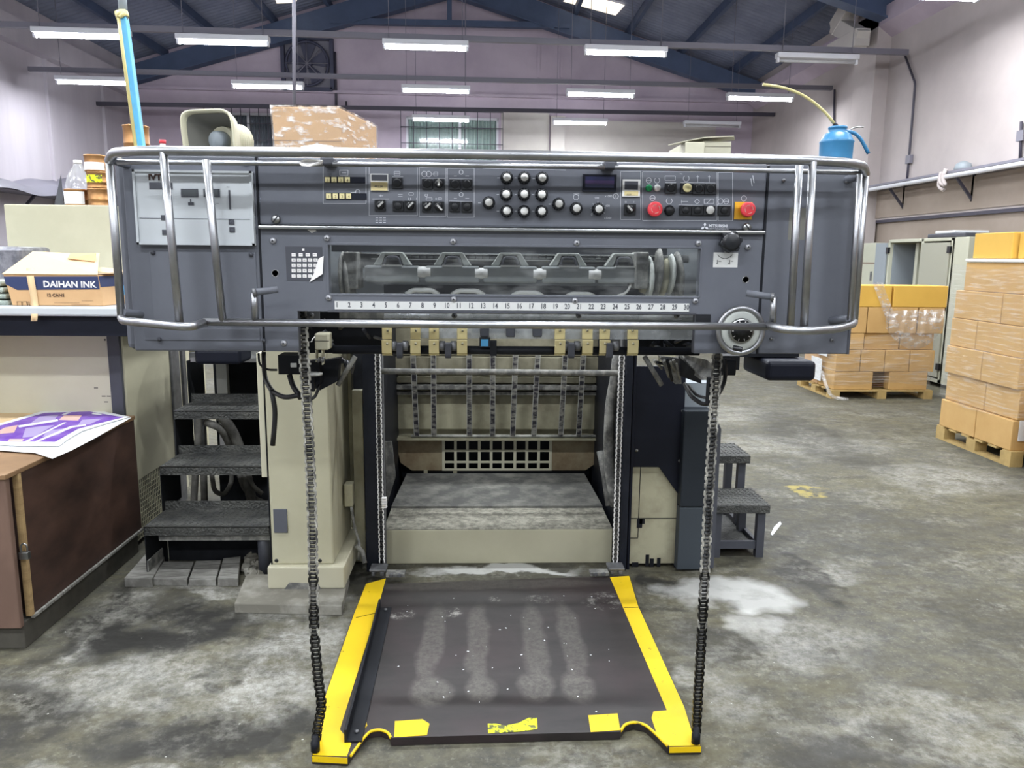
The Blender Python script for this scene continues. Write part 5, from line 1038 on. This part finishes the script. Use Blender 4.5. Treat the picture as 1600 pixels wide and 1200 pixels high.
zh = at(215, 236, 5.4).z; MB().box(at(200, 300, 5.4).x, at(262, 300, 5.4).x, 5.3, 5.9, 0, zh).build('tall_cabinet', 'beige'); tag(bpy.data.objects['tall_cabinet'], 'tall beige cabinet hidden behind the press, holding the blue pole', 'cabinet')
# ink carton
YI_ = 3.66; zt_ = zt2+.001
k_ = thing('ink_carton', 'opened brown ink carton with a navy band and white lettering on the worktop', 'carton', (at(90, 480, YI_).x, YI_+.15, zt2))
A = [at(20, 484, YI_), at(163, 484, YI_), at(153, 429, YI_), at(5, 430, YI_)]
for p in A[:2]: p.z = zt_
A[2].z = A[3].z = (A[2].z+A[3].z)/2
Bk = [V(A[0].x-.03, YI_+.32, zt_), V(A[1].x+.03, YI_+.32, zt_), V(A[2].x+.03, YI_+.32, A[2].z), V(A[3].x-.03, YI_+.32, A[3].z)]
hexa(A, Bk).build('carton_body', 'carton_pale', k_, bevel=.003)
def onf(px, py, o=.0012): p = at(px, py, YI_); p.y -= o; return p
m = MB(); m.add([onf(6, 432), onf(153, 432), onf(156, 452), onf(27, 453), onf(9, 444)], [(0, 1, 2, 3, 4)][0:1], 0)
sd = lambda t, z: A[1].lerp(Bk[1], t)*(1-z)+A[2].lerp(Bk[2], t)*z+V(.0015, 0, 0)
m.add([sd(0, .62), sd(1, .62), sd(1, .97), sd(0, .97)], [(0, 1, 2, 3)], 0)
bd = m.build('navy_band', 'ink_navy', k_)
m = MB(); m.add([sd(.45, .3), sd(.85, .3), sd(.85, .62), sd(.45, .62)], [(0, 1, 2, 3)], 0); m.build('blue_sticker', 'blue_label', k_)
m = MB(); o_ = onf(68, 448.5, .002); m.text('DAIHAN INK', .0405, o_, m=0, sx=1.02, thick=.0012); m.build('carton_lettering', 'tissue', k_)
m = MB(); m.text('12 CANS', .021, onf(73, 463.5, .002), thick=.0006); m.build('carton_count_print', 'wood_dark', k_); m = MB()
for i in range(4): m.text('mmmmmmmmmmmmmmmmmmmmmm'[:(10, 22, 16, 8)[i]], .0068, onf((128, 85, 112, 131)[i], 470.5+i*3, .002), sx=1)
for q in ((27, 471), (35, 471)): c = onf(*q, .002); m.tube([c+V(x, 0, z) for x, z in ((0, 0), (.02, 0), (.02, -.024), (0, -.024))], .001, 4, closed=True)
for q in (42, 45): c = onf(q, 471, .002); m.box(c.x, c.x+.004, c.y-.0005, c.y, c.z-.024, c.z)
m.build('small_print', 'wood_dark', k_)
m = MB(); tf = [A[3]+V(-.002, -.004, .002), A[2]+V(.0, -.004, .002), at(155, 393, YI_+.2), at(120, 397, YI_+.17), at(52, 393, YI_+.16)]; tf[2].z = min(tf[2].z, A[2].z+.1)
m.add(tf, [(0, 1, 2, 3, 4)]); m.build('carton_flap', 'carton_flap', k_, thick=.004)
MB().add([Bk[2]+V(.01, -.3, .01), Bk[2]+V(.01, 0, .01), Bk[2]+V(-.15, -.02, .03), Bk[2]+V(-.12, -.25, .02)], [(0, 1, 2, 3)]).build('carton_flap', 'carton_flap', k_, thick=.004)
MB().add([at(106, 404, YI_+.1), at(148, 409, YI_+.1), at(150, 396, YI_+.15), at(110, 396, YI_+.15)], [(0, 1, 2, 3)]).build('torn_flap', 'carton_pale', k_, thick=.003)
m = MB(); pp = [(46, 404, .12), (47, 422, .02), (47, 432, -.003), (50, 450, -.004), (53, 468, -.004), (54, 482, -.006), (53, 492, -.045), (52, 502, -.045)]
L_ = [at(x-6+i*.3, y, YI_+o_) for i, (x, y, o_) in enumerate(pp)]; R_2 = [at(x+6, y, YI_+o_) for x, y, o_ in pp]; n = len(pp)
m.add(L_+R_2, [(i, i+1, n+i+1, n+i) for i in range(n-1)], 0, True); m.build('packing_tape', 'carton_flap', k_, thick=.001)
# cloths beside the carton
m = MB()
for i in range(4):
    a = at(-30, 482-i*11, 3.7); b = at(18-i*4, 482-i*11, 3.7); z = zt2+.012+i*.03
    m.obox(((a.x+b.x)/2, 3.78, z), (abs(b.x-a.x), .2, .024), Matrix.Rotation(random.uniform(-.05, .05), 3, 'Y'))
tag(m.build('folded_cloths', 'towel', bevel=.01), 'pile of folded grey-green cloths beside the ink carton', 'cloth', kind='stuff')
m = MB(); x_ = at(12, 470, 3.9).x; m.box(at(-40, 470, 3.9).x, at(0, 470, 3.9).x, 4.1, 4.4, zt2, at(5, 385, 4.1).z); tag(m.build('foil_bundle', 'silver_foil', bevel=.02), 'crumpled silver foil bundle at the edge of the worktop', 'bundle')
m = MB(); m.box(at(178, 470, 3.72).x-.06, at(178, 470, 3.72).x+.0, 4.05, 4.15, zt2, zt2+.07); tag(m.build('green_rag', 'towel', bevel=.02), 'small grey-green rag behind the ink carton', 'rag')
# copper cans and bottle
def can(px, py_b, Yc, d, z0, hgt, label, lab=None):
    c = at(px, py_b, Yc); r = d/2; t = thing('ink_can', label, 'ink can', (c.x, Yc, z0), 'copper ink cans')
    MB().lathe([(r*.96, 0), (r, .003), (r, .007), (r*.97, .010), (r*.97, hgt*.35), (r*1.0, hgt*.37), (r*.97, hgt*.39), (r*.97, hgt-.012), (r*1.01, hgt-.006), (r, hgt), (r*.9, hgt), (r*.88, hgt-.006), (0, hgt-.006)], (c.x, Yc, z0), n=32).build('can_body', 'copper', t)
    if lab:
        m = MB(); w_, za, zb2, mt = lab
        n = 10; vs = []
        for i in range(n+1):
            a_ = -math.pi/2+(i/n-.5)*w_; vs += [(c.x+r*1.005*math.cos(a_), Yc+r*1.005*math.sin(a_), z0+hgt*za), (c.x+r*1.005*math.cos(a_), Yc+r*1.005*math.sin(a_), z0+hgt*zb2)]
        m.add(vs, [(2*i, 2*i+2, 2*i+3, 2*i+1) for i in range(n)]); m.build('can_label', mt, t)
    return t
Yc = 4.72; dd = .13; hh = (at(157, 297, Yc).z-at(157, 321, Yc).z)*1.0+.012
can(157, 320, Yc, dd, zbt, hh, 'copper ink can at the bottom of the stack of three, on the beige cabinet')
can(156, 320, Yc, dd*.94, zbt+hh, hh*.95, 'copper ink can with a yellow label in the middle of the stack of three', (1.6, .35, .8, 'neon_paint'))
can(154, 320, Yc, dd*.92, zbt+hh*1.95, hh*.95, 'copper ink can with a white label on top of the stack of three', (2.6, .1, .55, 'paper'))
can(121, 320, Yc, dd*1.0, zbt, hh*.95, 'copper ink can with torn paper labels left of the stack of three', (2.2, .1, .85, 'paper'))
can(214, 228, 5.6, .17, zh, .19, 'copper ink can standing behind the foot of the blue pole', None)
bt = thing('plastic_bottle', 'translucent plastic jug with white cap behind the copper ink cans', 'bottle', (at(125, 300, 4.98).x, 4.98, zbt))
c = at(125, 300, 4.98); ht = at(130, 256, 4.98).z-zbt
MB().lathe([(.075, 0), (.08, .01), (.08, ht*.5), (.06, ht*.75), (.03, ht*.93), (.022, ht)], (c.x, 4.98, zbt), n=28).build('bottle_body', 'clear_plastic', bt)
MB().lathe([(.07, .01), (.076, .012), (.076, ht*.42), (0, ht*.42)], (c.x, 4.98, zbt), n=24).build('liquid', 'lilac_print', bt)
MB().cyl((c.x, 4.98, zbt+ht), (c.x, 4.98, zbt+ht+.02), .024, 16).build('bottle_cap', 'tissue', bt)
p = at(104, 290, 4.9); tag(MB().add([(p.x-.06, 4.85, zbt), (p.x+.0, 4.85, zbt), (p.x+.0, 4.85, zbt+.2), (p.x-.04, 4.9, zbt)], [(0, 1, 2), (0, 2, 3), (1, 3, 2), (0, 3, 1)]).build('dark_wedge', 'press_grey_dark'), 'small dark wedge shape beside the plastic jug', 'wedge')
# blue pole
bp = thing('blue_pole', 'tall blue bar strapped to a yellow tube, leaning behind the press', 'pole', at(222, 236, 5.42))
a = at(222, 238, 5.42); b = at(194, 28, 5.42); d = b-a; MB().obox((a+b)/2, (.055, .04, d.length), d.to_track_quat('Z', 'Y').to_matrix()).build('blue_bar', 'pole_blue', bp, bevel=.004)
MB().tube([at(214, 238, 5.4), at(190, 60, 5.4), at(186, 28, 5.4)], .014, 10).build('yellow_tube', 'tube_yellow', bp)
MB().tube([at(193, 30, 5.42), at(188, -60, 5.42)], .028, 10).build('grey_extension', 'locker_grey', bp)
MB().tube([at(189, 18, 5.42), at(192, 28, 5.42)], .042, 10).tube([at(187, 27, 5.38), at(196, 20, 5.38)], .012, 6).build('tape_binding', 'tube_yellow', bp)

# wooden chest
ch = thing('wooden_chest', 'big dark brown wooden chest with a padlocked front standing on skids', 'chest', (-2.3, 3.43, 0))
XW = -1.795
MB().box(XW-.025, XW, 2.94, 3.93, .12, .702).build('side_panel', 'wood_dark', ch, bevel=.002)
MB().box(XW-.018, XW+.004, 2.925, 2.945, .12, .702).build('raw_edge', 'wood_raw', ch)
MB().box(XW-.002, XW+.01, 2.93, 3.93, .11, .121).build('bottom_strip', 'wood_grey', ch)
MB().box(-2.9, XW-.03, 3.9, 3.93, .12, .702).build('back_panel', 'wood_dark', ch)
MB().box(-2.9, XW-.03, 2.98, 3.9, .1, .12).build('bottom_board', 'wood_dark', ch)
MB().box(-2.9, XW+.003, 2.85, 3.94, .702, .722).build('lid', 'lid_wood', ch, bevel=.003)
xd = at(19, 850, 2.86).x; MB().box(-2.9, xd, 2.86, 2.885, .1, at(10, 744, 2.86).z-.01).build('front_door', 'wood_mid', ch, bevel=.004)
MB().box(XW-.14, XW-.01, 2.89, 3.9, .0, .109).build('skid', 'skid_wood', ch, bevel=.004); MB().box(-2.9, -2.76, 2.89, 3.9, .0, .109).build('skid', 'skid_wood', ch, bevel=.004)
m = MB(); c = at(38, 862, 2.9); m.box(c.x-.018, c.x+.018, 2.89, 2.91, c.z-.03, c.z); m.tube([(c.x-.012, 2.9, c.z), (c.x-.012, 2.9, c.z+.025), (c.x, 2.9, c.z+.035), (c.x+.012, 2.9, c.z+.025), (c.x+.012, 2.9, c.z)], .004, 6, round_=.01); m.build('padlock', 'steel', ch, bevel=.002)
# printed sheets
def sheet(name, pts, z, mt, label, cat='paper sheet', th=.0015): return MB().prism([atz(x, y, z+dz) for x, y, dz in pts], (0, 0, th)).build(name, mt)
s1 = sheet('kraft_sheet', [(0, 637, 0), (69, 632, 0), (62, 645, 0), (0, 672, 0), (-40, 680, 0), (-40, 640, 0)], .7265, 'carton_flap', ''); tag(s1, 'plain brown kraft sheet on the chest beneath the purple prints', 'paper sheet')
s2 = sheet('blank_sheet', [(-60, 680, 0), (100, 660, 0), (205, 653, 0), (150, 684, 0), (112, 704, 0), (82, 717, 0), (55, 708, 0), (-60, 700, 0)], .729, 'paper', ''); tag(s2, 'white sheet of paper poking out below the purple printed sheets', 'paper sheet')
ps = thing('printed_sheet', 'purple printed paper sheet with white borders on the wooden chest', 'printed sheet', atz(80, 670, .734))
MB().prism([atz(x, y, .734) for x, y in ((-60, 680), (0, 662), (72, 641), (142, 639.5), (203, 651.5), (160, 664), (128, 674), (104, 688), (93, 697), (35, 697), (-60, 694))], (0, 0, .0015)).build('sheet', 'paper', ps)
def pp_(pts, mt, z=.7362, name='purple_print'): MB().prism([atz(x, y, z) for x, y in pts], (0, 0, .0004)).build(name, mt, ps)
pp_([(-50, 682), (0, 665), (70, 645), (140, 643), (192, 652), (160, 660), (122, 670), (92, 687), (86, 690.5), (42, 690), (-50, 688)], 'purple')
for q, mt in (([(8, 668), (28, 664), (22, 676), (0, 678), (0, 672)], 'peach'), ([(100, 649), (128, 649), (122, 657), (92, 656)], 'peach'), ([(40, 669), (85, 664), (55, 682), (35, 684)], 'lilac_print'), ([(62, 651), (92, 648), (84, 657), (48, 661)], 'lilac_print'), ([(128, 656), (160, 654), (140, 663), (122, 664)], 'lilac_print'), ([(15, 686), (38, 686), (34, 689.5), (12, 689)], 'peach'), ([(75, 673), (110, 668), (90, 680), (66, 683)], 'lilac_print')): pp_(q, mt, .7367, 'light_print')
for q in ([(28, 665), (90, 655), (91, 658), (30, 668)], [(100, 660), (104, 660), (40, 692), (34, 692)], [(110, 666), (134, 663), (134, 665), (114, 668), (60, 690), (54, 690)], [(104, 644.5), (111, 644.5), (102, 648), (96, 648)], [(146, 645), (160, 647), (156, 648.5), (143, 647)]): pp_(q, 'paper', .7371, 'white_gap')

# ------------------------------------------------------------------ pallets and cartons in the aisle
def pallet(x0, x1, y0, y1, label, zt=.12, along='y'):
    t = thing('wooden_pallet', label, 'pallet', ((x0+x1)/2, (y0+y1)/2, 0))
    L_ = y1-y0
    for i in range(6): y = y0+L_*i/5.6; MB().box(x0, x1, y, min(y+.1, y1), zt-.016, zt).build('deck_board', 'pallet_wood', t)
    for i in range(3):
        for j in range(3): cx = x0+.05+(x1-x0-.1)*i/2; cy = y0+.06+(L_-.12)*j/2; MB().box(cx-.05, cx+.05, cy-.06, cy+.06, .016, zt-.016).build('block', 'pallet_wood', t)
        cx = x0+.05+(x1-x0-.1)*i/2; MB().box(cx-.05, cx+.05, y0, y1, 0, .016).build('bottom_board', 'pallet_wood', t)
    return t
def carton(x0, x1, y0, y1, z0, z1, label, mt='carton', group=None, tape=True, name='cardboard_box'):
    g = .004; t = thing(name, label, 'cardboard box', ((x0+x1)/2, (y0+y1)/2, z0), group)
    MB().box(x0+g, x1-g, y0+g, y1-g, z0+.001, z1-.002).build('box_body', mt, t, bevel=.006)
    if tape: m = MB(); ym = (y0+y1)/2; m.box(x0+g-.001, x1-g+.001, ym-.025, ym+.025, z1-.05, z1-.0015); m.build('packing_tape', 'carton_flap', t)
    return t
# stack at the aisle edge
X2 = 4.0; ys0, ys1 = 5.54, 6.47; hL = .236
pallet(X2, X2+1.1, ys0-.02, ys1+.02, 'wooden pallet under the tall film-wrapped carton stack')
ordn = ['bottom', 'second', 'third', 'fourth', 'fifth', 'sixth']
spl = [5.98, 5.94, 5.98, 6.12, 5.86, 5.9]
for k in range(6):
    z0 = .12+hL*k; sy = (random.uniform(-.02, .02)); dx = (0, .03, .0, .02, .03, .05)[k]; e1 = (0, 0, 0, 0, 0, -.05)[k]
    if k == 5: carton(X2+dx, X2+.58, 5.6, 6.4, z0, z0+hL, 'single wide brown carton in the top layer of the wrapped aisle stack', group='cartons of the wrapped aisle stack', tape=False)
    else:
        carton(X2+dx, X2+.55, spl[k], ys1+e1, z0, z0+hL, 'brown carton in the %s layer of the wrapped aisle stack, on its far side' % ordn[k], group='cartons of the wrapped aisle stack', tape=False)
        carton(X2+dx, X2+.55, ys0, spl[k], z0, z0+hL, 'brown carton in the %s layer of the wrapped aisle stack, on its near side' % ordn[k], group='cartons of the wrapped aisle stack', tape=False)
    carton(X2+.56+(.03 if k == 5 else 0), X2+1.08, ys0+.02, ys1-.02, z0, z0+hL, 'brown carton in the %s layer at the wall side of the wrapped stack' % ordn[k], group='cartons of the wrapped aisle stack', tape=False)
zt6 = .12+hL*6
tag(MB().box(X2+.03, X2+.8, 5.62, 6.38, zt6+.002, zt6+.028).build('paper_pad', 'tissue', bevel=.008), 'white paper pad between the yellow carton and the wrapped stack', 'paper pad')
carton(X2+.06, X2+.62, 5.86, 6.34, zt6+.03, zt6+.235, 'yellow carton on top of the wrapped stack, the farther one', 'carton_yellow', tape=False)
carton(X2+.1, X2+.66, 5.3, 5.85, zt6+.03, zt6+.235, 'yellow carton on top of the wrapped stack, the nearer one', 'carton_yellow', tape=False)
def shell(x0, x1, y0, y1, z0, z1, label, seed=0):
    rn = random.Random(seed); pts = []
    nu, nv = 60, 30; P_ = [(x0, y1), (x0, y0), (x1, y0), (x1, y1)]; seg = [y1-y0, x1-x0, y1-y0]; tot = sum(seg)
    def fn(u, v):
        s = u*tot
        if s < seg[0]: p = V(x0, y1-s, 0); nrm = V(-1, 0, 0)
        elif s < seg[0]+seg[1]: p = V(x0+s-seg[0], y0, 0); nrm = V(0, -1, 0)
        else: p = V(x1, y0+s-seg[0]-seg[1], 0); nrm = V(1, 0, 0)
        z = z0+(z1-z0)*v; return p+nrm*(.008+.006*math.sin(s*23+v*17)*math.sin(v*40+s*5))+V(0, 0, z+.02*math.sin(s*6+seed))
    return tag(MB().grid(fn, nu, nv).build('stretch_film', 'stretch_film'), label, 'stretch film')
shell(X2-.004, X2+1.09, ys0-.004, ys1+.004, .36, 1.5, 'clear stretch film wound round the tall aisle carton stack', 2)
m = MB(); m.add([(X2-.004, ys0+.0, .17), (X2-.004, ys0-.0, .17)], [])
# the next pallet, cut by the picture edge
pallet(4.04, 5.1, 4.35, 5.4, 'stacked wooden pallet at the picture edge, closest to the camera')
for k in range(2): carton(4.02, 4.6, 4.5, 5.41, .13+k*.24, .37+k*.24, ('brown carton on the nearest pallet at the picture edge, lower one', 'brown carton on the nearest pallet at the picture edge, upper one')[k], group='cartons on the nearest pallet', tape=False)
tag(MB().box(4.012, 4.016, 5.15, 5.34, .2, .38).build('white_label', 'paper'), 'white paper label on the nearest pallet carton', 'label')
tag(MB().box(X2+.05, X2+.2, 5.532, 5.536, .2, .36).build('white_label', 'paper'), 'white paper label on the bottom carton of the wrapped stack', 'label')
# stack behind the press
Y1 = 8.37
def zz_(py): return at(1380, py, Y1).z
def xx_(px, py=540): return at(px, py, Y1).x
pallet(3.9, 5.06, Y1-.02, 9.3, 'wooden pallet under the loosely wrapped stack behind the press', .10)
lay = [(612, 581), (581, 547), (547, 521), (521, 480), (480, 446)]
G1 = 'cartons of the stack behind the press'
rowsb = [[(1307, 1369), (1394, 1455)], [(1308, 1347), (1347, 1385), (1385, 1424), (1424, 1463)], [(1310, 1350), (1352, 1408), (1409, 1462)], [(1312, 1352), (1352, 1386), (1386, 1430), (1431, 1472)], [(1325, 1387), (1389, 1474)]]
nm = ['bottom', 'second', 'third', 'fourth', 'top']; pos = [['at the aisle corner', 'at the wall end'], ['at the aisle corner', 'second from the aisle', 'third from the aisle', 'at the wall end'], ['at the aisle corner', 'set back in the middle', 'set back at the wall end'], ['at the aisle corner', 'second from the aisle', 'third from the aisle', 'at the wall end'], ['beside the press', 'turned towards the wall cabinet']]
zprev = .10
for k, ((y0_, y1_), bx) in enumerate(zip(lay, rowsb)):
    z0 = .101 if k == 0 else zz_(y0_); z1 = zz_(y1_)
    for j, (a, b) in enumerate(bx):
        yo = .04 if (k == 2 and j > 0) else 0
        carton(xx_(a), xx_(b), Y1+yo, Y1+.42, z0, z1, 'brown carton in the %s layer behind the press, %s' % (nm[k], pos[k][j]), 'carton_yellow' if k == 4 else 'carton', G1, tape=(k == 4))
    if k < 4: carton(xx_(bx[0][0]), xx_(bx[0][0])+.5, Y1+.43, Y1+.86, z0, z1, 'brown carton in the %s layer of the stack behind the press, rear row' % nm[k], 'carton_pale', G1, tape=False)
z0 = .101; m = MB(); 
for i in range(9): z = .12+i*.02; m.box(xx_(1370), xx_(1393), Y1+.1, Y1+.11, z, z+.008)
tag(m.build('slatted_filler', 'wood_mid'), 'dark slatted gap filler between the two bottom cartons', 'filler')
for i, (x0, y0_, x1, y1_) in enumerate(((8.62, .16, 8.9, .42), (8.5, .46, 8.85, .8))):
    tag(MB().box(3.885, 3.889, x0, x1, y0_, y1_).build('paper_sheet', 'paper'), 'white paper sheet stuck on the aisle side of the stack, %s one' % ('lower', 'upper')[i], 'paper')
def swag(u, v):
    x = 1384+u*92; top = 486-3*u; bot = 500+46*math.sin(math.pi*(.05+.93*u))**.7; y = top+(bot-top)*v
    p = at(x, y, Y1-.03-.05*math.sin(math.pi*v)-.008*math.sin(u*37+v*5)); return p
fl = MB().grid(swag, 40, 14).build('draped_film', 'stretch_film_loose'); tag(fl, 'loose clear film hanging in a swag over the carton stack behind the press', 'stretch film')
def drp(u, v): y = 441+v*60; return at(1363+u*16+v*22, y, Y1-.02-.01*math.sin(u*9+v*3))
tag(MB().grid(drp, 8, 20).build('film_streamer', 'stretch_film_loose'), 'twisted streamer of clear film hanging down from the top carton', 'stretch film')
shell(3.87, 5.04, Y1-.006, 9.2, zz_(600), zz_(525), 'clear stretch film round the lower cartons of the stack behind the press', 5)
tag(MB().tube([at(1283, 577, Y1+.3), at(1290, 600, Y1-.06), at(1299, 621, Y1-.1), at(1325, 624, Y1-.12)], .02, 6, round_=.1).build('film_tail', 'stretch_film_loose'), 'white film tail trailing on the floor by the pallet corner', 'stretch film')

# wall cabinets
XF = 5.6
wc = thing('steel_cabinet', 'large pale steel cabinet against the wall with one door open', 'cabinet', (5.9, 10, 0))
def cy(px): return atx(px, 400, XF).y
ya, yb_, yc_, yd = cy(1487), cy(1440), cy(1392), cy(1388); zt_ = 1.82
m = MB(); m.box(XF, 6.25, cy(1490), cy(1487), .05, zt_); m.box(XF, 6.25, yd-.02, yd+.02, .05, zt_); m.box(XF, 6.25, cy(1490), yd, zt_-.04, zt_); m.box(XF, 6.25, cy(1490), yd, .05, .1); m.box(6.2, 6.25, cy(1490), yd, .05, zt_); m.box(XF, 6.25, yb_-.02, yb_+.03, .05, zt_); m.box(XF, XF+.04, cy(1490), cy(1484), .05, zt_)
m.box(XF, 6.25, cy(1512)+.0, cy(1490), .05, zt_)
m.build('cabinet_shell', 'locker', wc, bevel=.006)
MB().box(XF-.02, XF-.003, ya+.03, yb_, .12, zt_-.06).build('door', 'locker_door', wc, bevel=.004)
MB().box(6.0, 6.02, yb_, yd, .1, zt_-.05).build('inner_panel', 'press_grey', wc); MB().box(XF+.15, XF+.2, yb_+.35, yb_+.42, .1, zt_-.05).build('inner_rail', 'locker', wc)
MB().box(XF+.05, XF+.5, yd-.03, yd-.02, .1, zt_-.06).build('inner_side', 'locker_grey', wc)
for k in range(3): MB().tube([(XF+.25+.05*k, yb_+.28+.13*math.cos(t*math.pi/10)*(1-.15*k), 1.42+.17*math.sin(t*math.pi/10)*(1-.15*k)) for t in range(20)], .022, 8, closed=True).build('cable_coil', 'dull_steel', wc)
for px, py in ((1388, 391), (1484, 390), (1475, 480), (1466, 573)): p = atx(px, py, XF-.01); MB().box(XF-.03, XF, p.y-.03, p.y+.03, p.z-.04, p.z+.04).build('hinge', 'black_plastic', wc)
lk = thing('locker', 'narrow off-white locker beyond the open steel cabinet', 'locker', (5.7, 11.5, 0))
y0_, y1_ = cy(1368), cy(1338); MB().box(XF, 6.2, y0_, y1_, .02, atx(1350, 380, XF).z).build('locker_body', 'locker', lk, bevel=.006)
z = atx(1355, 411, XF).z; MB().box(XF-.002, XF+.001, y0_, y1_, z-.008, z+.008).build('door_gap', 'wood_mid', lk); MB().box(XF-.01, XF, y0_+.06, y0_+.1, z-.25, z-.12).build('door_handle', 'dull_steel', lk)
MB().box(XF-.02, XF, yd+.03, y0_-.03, .05, atx(1375, 380, XF).z).build('open_door', 'locker_grey', wc)
p0 = atx(1448, 369, XF); 
tag(MB().box(XF+.0, XF+.5, cy(1505), cy(1446), zt_+.001, zt_+.05).build('folded_sheet', 'press_grey_dark', bevel=.01), 'folded dark sheet lying on top of the steel cabinet', 'sheet')
tag(MB().box(XF+.02, XF+.45, cy(1485), cy(1455), zt_+.052, zt_+.085).build('white_pad', 'paper', bevel=.008), 'white pad on the folded dark sheet on the steel cabinet', 'pad')
# flecks on the floor
c = atz(1213, 826, .002); tag(MB().prism([atz(x, y, .002) for x, y in ((1204, 835), (1210, 823), (1219, 815), (1221, 819), (1214, 828), (1207, 837))], (0, 0, .002)).build('paper_strip', 'paper'), 'small white paper strip on the floor beyond the step stand', 'paper')
m = MB()
for k in range(45):
    x = random.choice([random.gauss(700, 90), random.gauss(900, 60), random.uniform(620, 1000)]); y = random.uniform(925, 1120)
    if 560+(1150-y)*.3 < x < 1040-(1150-y)*.35: c = atz(x, y, ZP+.001); r = random.uniform(.001, .0035); m.obox(c, (r*2.5, r*1.5, .001), Matrix.Rotation(random.random()*3, 3, 'Z'))
tag(m.build('paper_crumbs', 'paper'), 'tiny white paper crumbs scattered over the lift platform', 'crumbs', kind='stuff')
m = MB()
for k in range(60):
    c = atz(random.uniform(0, 1600), random.uniform(640, 1195)**1, .001); r = random.uniform(.001, .003)
    if -.56 < c.x < .75 and c.y > 2.1 or abs(c.x) > 3.4: continue
    m.obox(c, (r*2.5, r*1.5, .001), Matrix.Rotation(random.random()*3, 3, 'Z'))
tag(m.build('floor_crumbs', 'dust_pale'), 'tiny pale crumbs scattered over the concrete floor', 'crumbs', kind='stuff')
